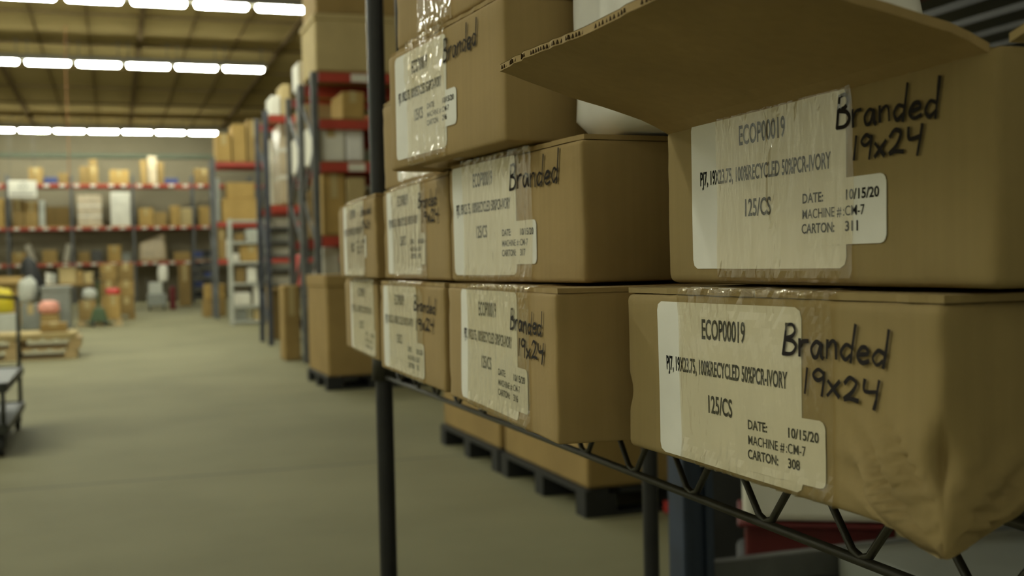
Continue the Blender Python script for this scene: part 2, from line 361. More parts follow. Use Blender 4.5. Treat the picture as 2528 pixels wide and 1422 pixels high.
far('carton', 'pale tan carton last before the right upright on back rack middle shelf', 'box', 446, 474, 514, L2, BEIGE, group=g2)
far('carton', 'orange tan carton at the right end bay of back rack middle shelf', 'box', 492, 522, 510, L2, TAN2, group=g2)
g1 = 'things on the low shelf of the back wall rack'
far('carton', 'tan carton low on the back rack left of the tilted white roll', 'box', 28, 64, 624, L1, TAN, group=g1, style='tape')
far('carton', 'tan carton between the two white rolls on the low back shelf', 'box', 104, 140, 618, L1, TAN, group=g1)
far('carton', 'brown carton right of the white rolls on the low back shelf', 'box', 193, 222, 622, L1, TAN3, group=g1)
far('carton', 'dark box on the low back shelf beside a brown carton', 'box', 226, 252, 618, L1, DGREY, group=g1)
far('carton', 'upright tan carton on the low back shelf above the tall brown stack', 'box', 266, 298, 606, L1, TAN2, group=g1, style='tape')
far('carton', 'low dark box with white top on the low back shelf beside upright', 'box', 301, 324, 624, L1, GREYP, group=g1, style='lid')
far('carton', 'small brown box at right of the large wrapped bundle on low shelf', 'box', 430, 470, 622, L1, TAN, group=g1)
for a, lab in ((84, 'white paper roll leaning on the low back shelf, the left one'), (162, 'white paper roll leaning on the low back shelf, the right one')):
    p = atY(a, 640, FY+.5)
    t = empty('paper_roll', (p.x, FY+.5, L1+.002)); tag(t, lab, 'roll', 'white rolls leaning on the back rack')
    s = -.22 if a < 100 else .15
    MB().tube([(0, 0, .04), (s, .1, .72)], .12, 14).build('paper', WHITEC, t, smooth=False)
    MB().tube([(s*1.0, .1, .71), (s*1.03, .103, .75)], .045, 10).build('core', TAN3, t)
# big wrapped bundle with a sloping top
xa, xb = atY(343, 600, FY).x, atY(412, 600, FY).x
mb = MB(); wv = xb-xa
mb.add([(0,0,0),(wv,0,0),(wv,.9,0),(0,.9,0),(0,0,.72),(wv*.95,0,1.12),(wv*.95,.9,1.08),(0,.9,.7)], [(3,2,1,0),(4,5,6,7),(0,1,5,4),(1,2,6,5),(2,3,7,6),(3,0,4,7)])
tag(mb.build('wrapped_bundle', WRAP, loc=(xa, FY+.1, L1+.002), bevel=.12, seg=3), 'large plastic-wrapped bundle with sloping top on the low back shelf', 'bundle')

# hanging sign
pz0, pz1 = atY(55, 488, 47.42), atY(55, 446, 47.42)
sx0, sx1 = atY(20, 470, 47.42).x, atY(91, 470, 47.42).x; sw = sx1-sx0; sh = pz1.z-pz0.z
t = empty('hanging_sign', ((sx0+sx1)/2, 47.42, pz0.z)); tag(t, 'white rectangular sign with round emblem hanging before the back rack', 'sign')
MB().box(-sw/2, -.015, 0, sw/2, .015, sh).build('board', WHITEC, t, bevel=.01)
for s in (-1, 1): MB().tube([(s*sw*.42, 0, sh), (s*sw*.42, 0, ZC-pz0.z)], .008, 6).build('hanger_wire', DGREY, t)
ring = [(.02+.13*cos(2*PI*k/18), -.02, sh*.66+.13*sin(2*PI*k/18)) for k in range(19)]
MB().tube(ring, .012, 6).build('emblem', GREYP, t)
mb = MB()
for k in range(12): mb.box(-sw*.42+k*sw*.07, -.0195, sh*.17, -sw*.42+k*sw*.07+sw*.05, -.0165, sh*.17+.055)
mb.build('lettering', DGREY, t)

# ------------------------------------------------------------------ right-hand rack rows
RX = 2.27
rack('pallet_rack', 'pallet rack with red beams behind the near beige bulk box', None, RX, RX+5.4, 13.5, 14.57, [1.58, 2.45, 2.95, 3.5], 3.49, 2, GREYBLUE, RED, TAN3, tags=2, seed=4)
rack('pallet_rack', 'pallet rack back to back behind the nearest red-beamed rack', None, RX+.02, RX+5.42, 14.72, 15.8, [1.58, 2.45, 2.95, 3.5], 3.49, 2, GREYBLUE, RED, TAN3, seed=5)
rack('pallet_rack', 'pallet rack with wrapped tall load, between nearest rack and white shelving', None, RX+.02, RX+5.42, 18.2, 19.4, [2.2, 3.6], 3.66, 2, NAVYGREY, RED, TAN3, seed=6)
rk2 = [o for o in COL.objects if o.get('label', '').startswith('pallet rack with wrapped')][0]
for z in (.95, 1.18, 1.40, 1.62, 1.84):
    MB().box(-2.65, -.53, z-.03, -.06, .53, z).build('shelf', DGREY, rk2)
RCX = atY(530, 500, 29).x
rack('pallet_rack', 'farthest pallet rack row on the right with orange cartons on top', None, RCX, RCX+5.4, 29, 30.1, [1.47, 2.38, 3.85], 3.95, 2, GREYBLUE, RED, TAN3, seed=7)
def P(*a, **k): return pcrate(*a, **k)
# nearest rack
Xc = atY(803, 90, 13.46).x
tbx = crate('bulk_box', 'tall beige bulk box with lid on top of the nearest rack', 'box', RX+.02, RX+1.05, 13.5, 14.5, 3.502, atY(803, 32, 13.5).z, BEIGE, style='lid')
crate('bulk_box', 'beige box stacked above the tall beige bulk box, cut by frame top', 'box', RX+.04, RX+1.0, 13.52, 14.48, tbx.location.z+atY(803, 32, 13.5).z-3.502+.003, 5.0, TAN, bevel=.02)
P('carton', 'tan carton with white label strip on second shelf of nearest rack', 'box', 843, 899, 226, 13.55, 2.952, TAN2, depth=.7, style='tape')
crate('carton', 'long white carton end-on at the frame of the nearest rack', 'box', RX+.02, RX+.36, 13.58, 14.49, 2.452, 2.915, WHITEC, style='tape')
P('paper_bundle', 'white wrapped paper bundle beside the long white carton on nearest rack', 'bundle', 852, 898, 316, 13.6, 2.452, WHITEBAG, depth=.6, bevel=.06)
crate('carton', 'white carton end-on in the back-to-back rack frame', 'box', RX+.04, RX+.8, 14.8, 15.72, 2.452, 2.915, WHITEC, style='tape')
crate('carton', 'dark tan carton end-on on second shelf of the back-to-back rack', 'box', RX+.1, RX+.8, 14.8, 15.7, 2.952, 3.3, BEIGE)
P('carton', 'narrow white carton standing on top of the back-to-back rack', 'box', 735, 756, 152, 14.9, 3.502, WHITEC, depth=.5)
gA = 'tan cartons on the third shelf of the nearest rack'
P('carton', 'tan carton left of its row on the third shelf of nearest rack', 'box', 796, 852, 428, 13.58, 1.582, TAN2, depth=.8, group=gA, style='tape')
P('carton', 'pale tan carton right of its row on the third shelf of nearest rack', 'box', 855, 902, 436, 13.58, 1.582, BEIGE, depth=.8, group=gA)
crate('carton', 'brown carton end-on at back-to-back rack third shelf', 'box', RX+.12, RX+.9, 14.8, 15.7, 1.582, 2.2, TAN3)
# floor level of the nearest rack
crate('carton', 'low brown carton on the floor under the nearest rack', 'box', RX+.1, RX+1.1, 13.6, 14.4, 0, .85, TAN3, style='open')
P('carton', 'white carton with red band on the brown carton under nearest rack', 'box', 796, 838, 610, 13.7, .852, WHITEC, depth=.4)
# tall rack with the wrapped load
P('wrapped_load', 'tall plastic-wrapped pallet load of tan cartons on the second rack', 'load', 690, 722, 302, 18.3, 2.202, WRAP, depth=.9, style='bundle')
P('wrapped_bag', 'white plastic bundle on top of the second rack, left one', 'bundle', 668, 692, 236, 18.4, 3.602, WHITEC, depth=.6, bevel=.08)
P('wrapped_bag', 'pale tan bundle on top of the second rack, right one', 'bundle', 694, 716, 208, 18.4, 3.602, BEIGE, depth=.6, bevel=.06)
for k, (z, h, mm, nm) in enumerate(((1.842, .15, WHITEC, 'first'), (1.622, .12, GREYW, 'second'), (1.402, .12, WHITEC, 'third'), (1.182, .11, GREYW, 'fourth'), (.952, .13, WHITEC, 'fifth'))):
    xa, xb = atY(670, 600, 18.3).x, atY(717, 600, 18.3).x
    t = empty('storage_bin', ((xa+xb)/2, 18.7, z)); tag(t, 'white storage bin on second rack, %s from the top of its column' % nm, 'bin', 'white bins in a column on the second rack')
    wv = (xb-xa)/2
    MB().prism([(-wv*.92, -.36), (wv*.92, -.36), (wv*.92, .36), (-wv*.92, .36)], 0, h*.8, 1.06).build('tub', mm, t, bevel=.01)
    MB().box(-wv, -.4, h*.8, wv, .4, h*.8+.02).build('rim', mm, t, bevel=.006)
t = empty('paper_roll', (RX+.14, 18.75, 2.202)); tag(t, 'white paper roll upright at the end frame of the second rack', 'roll')
MB().tube([(0, 0, 0), (0, 0, 1.05)], .07, 14).build('paper', WHITEC, t); MB().tube([(0, 0, 1.045), (0, 0, 1.08)], .035, 10).build('core', TAN3, t)
# aisle floor by the second rack
gF = 'tall brown cartons standing in the aisle'
y1 = floorY(680, 838)
P('carton', 'narrow tall brown carton with purple top standing before the second rack', 'box', 664, 698, 700, y1, 0, TAN3, depth=.45, group=gF, style='open')
y2 = floorY(728, 852)
P('carton', 'tall tan carton in the aisle left of the big bulk box', 'box', 699, 739, 704, 15.1, 0, TAN, depth=.45, group=gF, style='tape')
P('red_tote', 'small red box on the shelves between the second and nearest racks', 'box', 738, 762, 628, 15.9, .95, BRIGHTRED, depth=.3)
t = empty('step_stand', (atY(752, 700, 16.1).x, 16.1, 0)); tag(t, 'dark low stand under the small red box between racks', 'stand')
MB().box(-.22, -.25, .90, .32, .3, .95).build('top', DGREY, t, bevel=.01)
for sx, sy in ((-.2, -.22), (.3, -.22), (-.2, .27), (.3, .27)): MB().box(sx-.02, sy-.02, 0, sx+.02, sy+.02, .9).build('leg', DGREY, t)
p = atY(772, 680, 16.0)
t = empty('bottle', (p.x+.02, 16.0, .95)); tag(t, 'white plastic bottle beside the small red box', 'bottle')
MB().tube([(0,0,0), (0,0,.17), (0,0,.21), (0,0,.225)], [.05, .05, .022, .022], 14).build('body', WHITEC, t, smooth=False); MB().tube([(0,0,.222),(0,0,.25)], .026, 12).build('cap', BRIGHTRED, t)
# white shelving in front of the farthest row
SY = 25.5
sx0, sx1 = atY(573, 700, SY).x, atY(655, 700, SY).x
zs = [atY(610, y, SY).z for y in (792, 754, 698, 646, 596, 543)]
t = empty('shelving_unit', ((sx0+sx1)/2, SY+.25, 0)); tag(t, 'pale green metal shelving unit with mixed stock at the aisle side', 'shelving')
hw = (sx1-sx0)/2
for x in (-hw, hw):
    for y in (-.25, .25): MB().box(x-.025, y-.02, 0, x+.025, y+.02, zs[-1]+.03).build('post', GREYBLUE if x > 0 else GREYW, t)
for z in zs: MB().box(-hw, -.25, z-.05, hw, .25, z).build('shelf', GREYW, t, bevel=.008)
def S(name, label, cat, a, b, top, i, m, **k): return pcrate(name, label, cat, a, b, top, SY+.03, zs[i]+.002, m, depth=.4, **k)
S('carton', 'small dark brown box on the pale shelving fifth shelf, left', 'box', 583, 604, 576, 4, TAN3)
S('paper_stack', 'grey white paper stack on the pale shelving fifth shelf, right', 'paper', 608, 642, 566, 4, GREYW)
S('carton', 'wide tan carton on the pale shelving fourth shelf', 'box', 594, 646, 606, 3, TAN2, style='tape')
S('bag', 'small white bag on the pale shelving fourth shelf beside the tan carton', 'bag', 577, 591, 626, 3, WHITEC, bevel=.05)
S('carton', 'small brown carton on the pale shelving third shelf', 'box', 586, 606, 662, 2, TAN3)
S('bag', 'upright white bag on the pale shelving third shelf', 'bag', 610, 634, 660, 2, WHITEC, bevel=.06)
S('bag', 'crumpled white bag on the pale shelving second shelf, left', 'bag', 582, 620, 722, 1, WHITEC, bevel=.08)
S('carton', 'white carton on the pale shelving second shelf, right', 'box', 628, 646, 706, 1, WHITEC, style='lid')
S('carton', 'grey box on the pale shelving bottom shelf, left', 'box', 583, 610, 764, 0, GREYP)
S('carton', 'beige box on the pale shelving bottom shelf, right', 'box', 628, 650, 764, 0, BEIGE)
# farthest right row
gC = 'orange tan cartons on top of the farthest right row'
P('carton', 'orange tan carton with white strip on the farthest right row, left', 'box', 533, 570, 330, 29.05, 3.852, TAN2, depth=.9, group=gC, style='tape')
P('carton', 'tall orange carton with dark gap on the farthest right row, middle', 'box', 573, 606, 306, 29.05, 3.852, TAN2, depth=.9, group=gC)
P('carton', 'tallest tan carton on the farthest right row beside the second rack', 'box', 609, 645, 296, 29.05, 3.852, TAN, depth=.9, group=gC, style='tape')
P('bulk_box', 'large brown bulk box with narrower top on the farthest right row', 'box', 548, 640, 490, 29.05, 2.382, TAN2, depth=.9)
P('bulk_box', 'brown box on top of the large bulk box on the farthest right row', 'box', 560, 628, 450, 29.1, atY(594, 490, 29.05).z+.003, TAN2, depth=.8)
P('carton', 'white upright carton left of the large bulk box on the farthest row', 'box', 530, 541, 440, 29.1, 2.382, GREYW, depth=.7)
P('carton', 'brown carton under the middle beam of the farthest right row', 'box', 536, 556, 560, 29.1, 1.472, TAN, depth=.7, style='tape')
P('bag', 'white bags beside the brown carton on the farthest right row', 'bag', 558, 574, 590, 29.1, 1.472, WHITEC, depth=.6, bevel=.06)
yb = floorY(528, 782)
P('carton', 'tan carton on the floor before the farthest row, bottom of two', 'box', 503, 558, 742, yb, 0, TAN, depth=.7, style='tape')
P('carton', 'tan carton topmost of two on the floor before the farthest row', 'box', 506, 556, 702, yb+.03, atY(530, 742, yb).z+.012, TAN2, depth=.6, style='tape')
yd = 42.0
dx0, dx1 = atY(478, 700, yd).x, atY(530, 700, yd).x
t = empty('shelving_unit', ((dx0+dx1)/2, yd+.3, 0)); tag(t, 'dark shelving unit with black bins near the right end of back rack', 'shelving')
hw = (dx1-dx0)/2
for x in (-hw, hw):
    for y in (-.3, .3): MB().box(x-.03, y-.03, 0, x+.03, y+.03, 2.0).build('post', DGREY, t)
zz = [.25, .6, .95, 1.3, 1.65]
for z in zz: MB().box(-hw, -.3, z-.03, hw, .3, z).build('shelf', GREYP, t)
for i, z in enumerate(zz):
    for j in range(2):
        x = (dx0+dx1)/2+(-hw+.05+j*hw*.93); c = crate('storage_bin', 'dark bin on the dark shelving, %s shelf from the bottom, %s' % (ORD[i], 'left' if j == 0 else 'right'), 'bin', x, x+hw*.80, yd+.03, yd+.5, z+.002, z+.2+.03*((i+j) % 3), [BLACKP, DGREY, BLUEBOX][(i*2+j) % 3], group='bins on the dark shelving', bevel=.01)
P('carton', 'narrow tall brown carton standing before the back rack right part', 'box', 441, 470, 652, floorY(455, 756), 0, TAN3, depth=.6, style='tape')
# grey machine with a red cylinder and a white bag
ym = floorY(390, 766)
mx0, mx1 = atY(364, 740, ym).x, atY(412, 740, ym).x
t = empty('service_cart', ((mx0+mx1)/2, ym+.35, 0)); tag(t, 'grey service cart with boxy bin standing in the far aisle', 'cart')
hw = (mx1-mx0)/2
MB().box(-hw, -.3, .14, hw, .3, .5).build('bin', GREYP, t, bevel=.03)
MB().box(-hw*.8, -.2, .5, hw*.6, .2, .86).build('tray', GREYW, t, bevel=.02)
for s in (-1, 1): MB().tube([(s*hw*.9, .28, .4), (s*hw*.9, .28, 1.0)], .015, 8).build('handle_post', DGREY, t)
for sx in (-1, 1):
    for sy in (-1, 1): MB().tube([(sx*hw*.75-.02, sy*.22, .07), (sx*hw*.75+.02, sy*.22, .07)], .07, 12).build('wheel', BLACKP, t)
p = atY(424, 700, ym+.2)
t = empty('red_barrel', (p.x+.02, ym+.3, 0)); tag(t, 'dark red upright cylinder beside the grey service cart', 'cylinder')
MB().tube([(0,0,0),(0,0,.02),(0,0,.66),(0,0,.74)], [.08,.10,.10,.05], 14).build('shell', DARKRED, t); MB().tube([(0,0,.735),(0,0,.8)], .03, 8).build('valve', DGREY, t)
tag(MB().blob((0, 0, .262), .16, .16, .28, 3, .2).build('bag', WHITEC, loc=(atY(404, 690, ym).x, ym+.38, .865), smooth=True), 'pale plastic bag sitting on top of the grey service cart', 'bag')

# ------------------------------------------------------------------ left floor clutter
def pallet(name, label, X0, X1, Y0, Y1, Z0, m, group=None, h=.145, bl=BLACKP):
    t = empty(name, ((X0+X1)/2, (Y0+Y1)/2, Z0)); tag(t, label, 'pallet', group)
    hx, hy = (X1-X0)/2, (Y1-Y0)/2
    for k in range(3):
        y = -hy+.06+(hy-.06)*k
        for j in range(3):
            x = -hx+.08+(hx-.08)*j; MB().box(x-.08, y-.06, .02, x+.08, y+.06, h-.022).build('block', m, t)
        MB().box(-hx, y-.06, 0, hx, y+.06, .02).build('runner', m, t)
    n = max(5, int(2*hx/.17))
    for k in range(n):
        x = -hx+(2*hx-.12)*k/(n-1); MB().box(x, -hy, h-.022, x+.12, hy, h).build('board', m, t)
    return t
py = floorY(160, 886)
px1 = atZ(205, 870, 0).x
gp = 'pale wooden pallets stacked at the left'
pallet('pallet', 'pale wooden pallet at left, bottom of the stack of two', px1-1.75, px1-.05, py, py+1.05, 0, WOOD, gp)
pallet('pallet', 'pale wooden pallet at left, topmost of the stack of two', px1-1.7, px1, py+.02, py+1.07, .146, WOOD, gp)
t = empty('lumber_sheet', (px1-.9, py+.5, .292)); tag(t, 'pale board sheet lying on the stacked wooden pallets at left', 'board')
for k in range(4): MB().box(-.8, -.5+.26*k, 0, .85, -.5+.26*k+.22, .075).build('plank', BEIGE, t, bevel=.006)
P('carton', 'small low tan carton lying on the pale boards at left', 'box', 99, 164, 798, py+.25, .368, TAN, depth=.4, style='tape', bevel=.01)
y3 = floorY(140, 812)
t = crate('bulk_bin', 'grey tall bin behind the stacked wooden pallets', 'bin', atY(103, 760, y3).x, atY(174, 760, y3).x, y3, y3+.9, 0, atY(140, 706, y3).z, GREYP, style='lid')
tag(MB().blob((0, 0, .14), .22, .2, .15, 5, .15).build('wrapped_parcel', PINK, loc=(atY(122, 785, y3-.5).x, y3-.45, .342), smooth=True), 'pink red wrapped parcel in front of the grey tall bin', 'parcel')
crate('carton', 'low tan carton under the pink parcel at left', 'box', atY(100, 800, y3-.7).x, atY(146, 800, y3-.7).x, y3-.7, y3-.15, 0, .34, TAN)
tag(MB().blob((0, 0, .27), .19, .18, .29, 8, .3).build('plastic_bag', GREYW, loc=(atY(68, 760, y3+.2).x, y3+.3, .557), smooth=True), 'crumpled clear plastic bag left of the grey tall bin', 'bag')
crate('carton', 'grey brown carton under the crumpled clear plastic bag', 'box', atY(52, 790, y3).x, atY(100, 790, y3).x, y3, y3+.7, 0, .55, GREYP, style='tape')
tag(MB().blob((0, 0, .26), .2, .15, .27, 11, .35, freq=3).build('yellow_sack', YELLOW, loc=(atY(10, 790, y3-.6).x, y3-.6, .382), smooth=True), 'bright yellow sack at left picture edge behind cart', 'sack')
crate('carton', 'pale box under the bright yellow sack at left edge', 'box', atY(-40, 800, y3-.9).x, atY(40, 800, y3-.9).x, y3-.9, y3-.3, 0, .38, GREYW)
y4 = 29.5
crate('carton', 'wide tan carton behind the yellow sack at left edge', 'box', atY(-30, 700, y4).x, atY(52, 700, y4).x, y4, y4+1.0, 0, atY(10, 684, y4).z, TAN, style='open')
# work bench with upright tubes
y5 = 33.0
bx0, bx1 = atY(60, 700, y5).x, atY(232, 700, y5).x
zt = atY(150, 702, y5).z
t = empty('work_table', ((bx0+bx1)/2, y5+.4, 0)); tag(t, 'brown work table carrying upright cartons behind the grey bin', 'table')
hw = (bx1-bx0)/2
MB().box(-hw, -.4, zt-.06, hw, .4, zt).build('table_top', TAN3, t, bevel=.01)
for sx in (-1, 1):
    for sy in (-1, 1): MB().box(sx*(hw-.08)-.04, sy*.34-.04, 0, sx*(hw-.08)+.04, sy*.34+.04, zt-.06).build('leg', DGREY, t)
for k, (a, b, tp, mm, lab) in enumerate(((112, 124, 674, WHITEC, 'white upright carton first from left on the brown work table'), (126, 137, 676, GREYW, 'grey white upright carton second from left on the work table'), (145, 186, 662, BEIGE, 'wide pale carton with white lid on the brown work table'), (188, 204, 668, TAN, 'tan upright carton right of the wide pale one on table'), (207, 230, 672, BEIGE, 'beige carton last at the right of the work table'))):
    P('carton', lab, 'box', a, b, tp, y5+.1, zt+.002, mm, depth=.5, group='cartons on the brown work table', style='lid' if k == 2 else None)
# dark coat on a stand
p = atY(76, 700, 30.9)
t = empty('coat_stand', (p.x, 30.9, 0)); tag(t, 'dark green coat draped on a stand behind the clear bag', 'coat')
MB().tube([(0,0,0),(0,0,1.62)], .025, 8).build('pole', DGREY, t)
MB().box(-.25, -.25, 0, .25, .25, .04).build('base', DGREY, t, bevel=.02)
MB().tube([(.08,0,.62),(.05,0,.9),(0,0,1.2),(-.05,0,1.5),(-.06,0,1.64)], [.30,.29,.24,.17,.05], 14).build('coat', GREEN if False else BLACKP, t, smooth=True)
# brown stack
y6 = floorY(290, 790)
hx0, hx1 = atY(247, 720, y6).x, atY(333, 720, y6).x; zt = atY(290, 651, y6).z
pallet('pallet', 'dark wooden pallet under the tall brown carton stack at left', hx0, hx1, y6, y6+1.0, 0, TAN3)
gS = 'brown cartons stacked tall on a dark pallet'
zc = .147; hh = (zt-zc)/3
for k, nm in enumerate(('bottom', 'middle', 'topmost')):
    for j in range(2):
        a = hx0+.01+j*(hx1-hx0)/2; crate('carton', 'large brown carton, %s of the tall stack at left, %s side' % (nm, 'left' if j == 0 else 'right'), 'box', a, a+(hx1-hx0)/2-.02, y6+.02, y6+.95, zc+hh*k+.001, zc+hh*(k+1)-.003, TAN3 if (k+j) % 2 else TAN, group=gS, style='tape')
y7 = floorY(245, 806)
qx0, qx1 = atY(191, 790, y7).x, atY(302, 790, y7).x
pallet('pallet', 'tan wooden pallet with two cartons beside the green pallet truck', qx0, qx1, y7+.1, y7+1.1, 0, WOOD)
P('carton', 'tan carton under the white bag on the small pallet', 'box', 193, 236, 744, y7+.12, .147, TAN, depth=.8, style='tape')
P('carton', 'tan carton right of the white bag on the small pallet', 'box', 262, 296, 730, y7+.12, .147, TAN2, depth=.8, style='tape')
tag(MB().blob((0, 0, .135), .17, .18, .14, 21, .2).build('white_bag', GREYW, loc=(atY(222, 740, y7+.3).x, y7+.45, atY(214, 744, y7+.12).z+.005), smooth=True), 'white bag lying on the tan carton of small pallet', 'bag')
tag(MB().blob((0, 0, .082), .17, .12, .08, 22, .2).build('red_cloth', BRIGHTRED, loc=(atY(262, 730, y7+.3).x+.15, y7+.5, atY(279, 730, y7+.12).z+.005), smooth=True), 'red cloth lying on the right carton of small pallet', 'cloth')
# pallet truck
p = atZ(245, 806, 0)
t = empty('pallet_truck', (p.x, p.y-.02, 0)); tag(t, 'dark green hand pallet truck with upright handle', 'pallet truck')
MB().prism([(-.22, -.14), (.22, -.14), (.14, .03), (-.14, .03)], .10, .42, .55).build('pump_body', GREEN, t, bevel=.03)
MB().tube([(0, -.05, .4), (0, -.08, 1.02)], .022, 8).build('handle_shaft', GREEN, t)
MB().tube([(-.11, -.085, 1.0), (-.13, -.085, 1.12), (0, -.085, 1.2), (.13, -.085, 1.12), (.11, -.085, 1.0), (-.11, -.085, 1.0)], .014, 8).build('handle_grip', BLACKP, t)
for s in (-1, 1):
    MB().tube([(s*.12-.03, -.06, .09), (s*.12+.03, -.06, .09)], .09, 14).build('steer_wheel', BLACKP, t)
    MB().box(s*.19-.07, .0, .045, s*.19+.07, .09, .085).build('fork', GREEN, t, bevel=.01)
# steel cart at the left edge
cw = atZ(60, 1056, 0)
t = empty('utility_cart', (cw.x-.42, cw.y-.75, 0)); tag(t, 'grey steel two-deck utility cart cut by the left picture edge', 'cart')
zu, zl = .475, .20
for z, nm in ((zu, 'upper_deck'), (zl, 'lower_deck')):
    d = MB().box(-.42, -.75, z-.02, .42, .75, z).build(nm, STEEL, t, bevel=.004)
    for s in (-1, 1):
        MB().box(s*.42-.01, -.75, z-.05, s*.42+.01, .75, z+.012).build('side_rim', STEEL, d, bevel=.003)
        MB().box(-.42, s*.75-.01, z-.05, .42, s*.75+.01, z+.012).build('end_rim', STEEL, d, bevel=.003)
for sx in (-1, 1):
    for sy in (-1, 1):
        if sy > 0: MB().tube([(sx*.40, .73, .15), (sx*.40, .73, 1.03)], .016, 10).build('corner_post', STEEL, t, smooth=True)
        else: MB().tube([(sx*.40, -.73, .15), (sx*.40, -.73, .49)], .016, 10).build('corner_post', STEEL, t, smooth=True)
        c = MB().box(sx*.38-.03, sy*.70-.03, .135, sx*.38+.03, sy*.70+.03, .155).build('caster', STEEL, t)
        MB().tube([(sx*.38-.018, sy*.70-.02, .066), (sx*.38+.018, sy*.70-.02, .066)], .066, 16).build('wheel', BLACKP, c)
        MB().box(sx*.38-.026, sy*.70-.035, .06, sx*.38-.020, sy*.70+.01, .14).box(sx*.38+.020, sy*.70-.035, .06, sx*.38+.026, sy*.70+.01, .14).build('fork', STEEL, c)
MB().tube([(-.40, .73, 1.02), (-.2, .73, 1.035), (.2, .73, 1.035), (.40, .73, 1.02)], .016, 10).build('push_handle', STEEL, t, smooth=True)

# ------------------------------------------------------------------ bulk boxes on black pallets
def bulk(label_box, label_pal, X0, X1, Y0, Y1, h, grp, mark=False, m=TAN):
    pallet('plastic_pallet', label_pal, X0, X1, Y0, Y1, 0, BLACKP, 'black plastic pallets under bulk boxes', h=.13)
    t = empty('bulk_box', ((X0+X1)/2, (Y0+Y1)/2, .132)); tag(t, label_box, 'box', grp)
    hx, hy = (X1-X0)/2-.02, (Y1-Y0)/2-.02
    MB().box(-hx, -hy, 0, hx, hy, h).build('body', m, t, bevel=.015)
    MB().box(-hx-.012, -hy-.012, h-.11, hx+.012, hy+.012, h+.006).build('lid', m, t, bevel=.012)
    if mark: mb = MB(); [mb.box(-hx-.003, y-.05, h*z-.018, -hx-.0005, y+.05, h*z+.018) for y, z in mark]; mb.build('stencil_mark', FLUTE, t)
    return t
gB = 'tan bulk boxes on black pallets along the rack side'
b1 = bulk('tall tan bulk box on black pallet left of the black shelf post', 'black plastic pallet under the bulk box left of the shelf post', 1.93, 2.95, 11.2, 12.4, .99, gB)
MB().box(.13, -.5*1.2+.0, .42, .21, -.5*1.2+.0195, .50).build('stencil_mark', FLUTE, b1)
b2 = bulk('tan bulk box on black pallet behind the shelf, far one of two', 'black plastic pallet behind the shelf, far one of two', 2.05, 3.10, 6.27, 7.50, .86, gB)
b3 = bulk('tan bulk box on black pallet behind the shelf, near one of two', 'black plastic pallet behind the shelf, near one of two', 2.05, 3.10, 4.97, 6.22, .86, gB, mark=[(.25, .36), (.05, .36)])
tag(MB().box(-.18, -.02, 0, .18, .02, .055).build('red_strip', BRIGHTRED, loc=(2.62, 4.93, .0), bevel=.004), 'red strip on the floor at the front of near black pallet', 'strip')

# ------------------------------------------------------------------ blue rack behind the wire shelf
t = empty('pallet_rack', (1.75, 1.0, 0)); tag(t, 'blue steel pallet rack standing right behind the black wire shelf', 'shelving')
o = Vector(t.location)
for x, y in ((1.265, 2.42), (2.25, 2.42), (2.25, -.4)):
    u = MB().box(x-.04-o.x, y-.04-o.y, 0, x-.02-o.x, y+.04-o.y, 2.4).box(x+.02-o.x, y-.04-o.y, 0, x+.04-o.x, y+.04-o.y, 2.4).box(x-.02-o.x, y-.025-o.y, 0, x+.02-o.x, y+.04-o.y, 2.4).build('upright', BLUE, t, bevel=.004)
    MB().box(x-.07-o.x, y-.07-o.y, 0, x+.07-o.x, y+.07-o.y, .01).build('foot_plate', BLUE, u)
for z in (.455, 1.25, 2.1): MB().box(1.305-o.x, 2.40-o.y, z-.03, 2.21-o.x, 2.44-o.y, z+.03).build('frame_strut', GREYBLUE, t, bevel=.004)
MB().beam((1.30-o.x, 2.42-o.y, 1.3), (2.22-o.x, 2.42-o.y, 2.05), .03, .03).build('diagonal_brace', GREYBLUE, t)
for x in (1.265, 2.25): MB().box(x-.025-o.x, -.4-o.y, 1.62, x+.025-o.x, 2.38-o.y, 1.72).build('beam', DARKRED, t, bevel=.005)
mb = MB()
for k in range(7): mb.box(1.29+.14*k-o.x, -.4-o.y, 1.72, 1.29+.14*k+.09-o.x, 2.44-o.y, 1.74)
mb.build('deck', DGREY, t)
TH = radians(30); ex, ey = Vector((cos(TH), -sin(TH), 0)), Vector((sin(TH), cos(TH), 0))
def rcrate(name, label, cat, px, Y, wd, dp, Z0, Z1, m, **k):
    c0 = atY(px, 1250, Y); c = Vector((c0.x, c0.y, 0))+ex*wd/2+ey*dp/2
    return crate(name, label, cat, c.x-wd/2, c.x+wd/2, c.y-dp/2, c.y+dp/2, Z0, Z1, m, rz=-TH, **k)
rcrate('storage_bin', 'black bin added for the dark gap behind the blue rack post', 'bin', 1744, 3.25, .5, .5, 0, 1.0, BLACKP, style='lid')  # black block stands in for the shade inside the rack
rcrate('storage_crate', 'dark crate standing on the floor under the red tote', 'crate', 1834, 2.78, .42, .30, 0, .36, BLACKP, style='lid')
rcrate('red_tote', 'dark red tote on the dark crate below the wire shelf', 'bin', 1838, 2.79, .40, .28, .363, .475, DARKRED, style='lid', bevel=.01)
rcrate('carton', 'white carton on the red tote seen through the shelf wires', 'box', 1834, 2.78, .42, .30, .478, .95, WHITEC, style='tape')
crate('carton', 'grey carton at bottom right under the blue rack strut', 'box', 1.62, 2.16, 1.75, 2.36, 0, .50, GREYP)

# building conduit and wire shelf
cpt = atY(969, 100, 1.452)
t = empty('storage_tube', (cpt.x+.012, 1.452, 1.41)); tag(t, 'thin black tube standing on the cartons just right of the shelf post', 'tube')
MB().tube([(0, 0, 0), (0, 0, .34)], .0075, 14).build('tube', BLACKMET, t, smooth=True)
MB().tube([(0, 0, .335), (0, 0, .355)], .009, 14).build('cap', BLACKP, t)

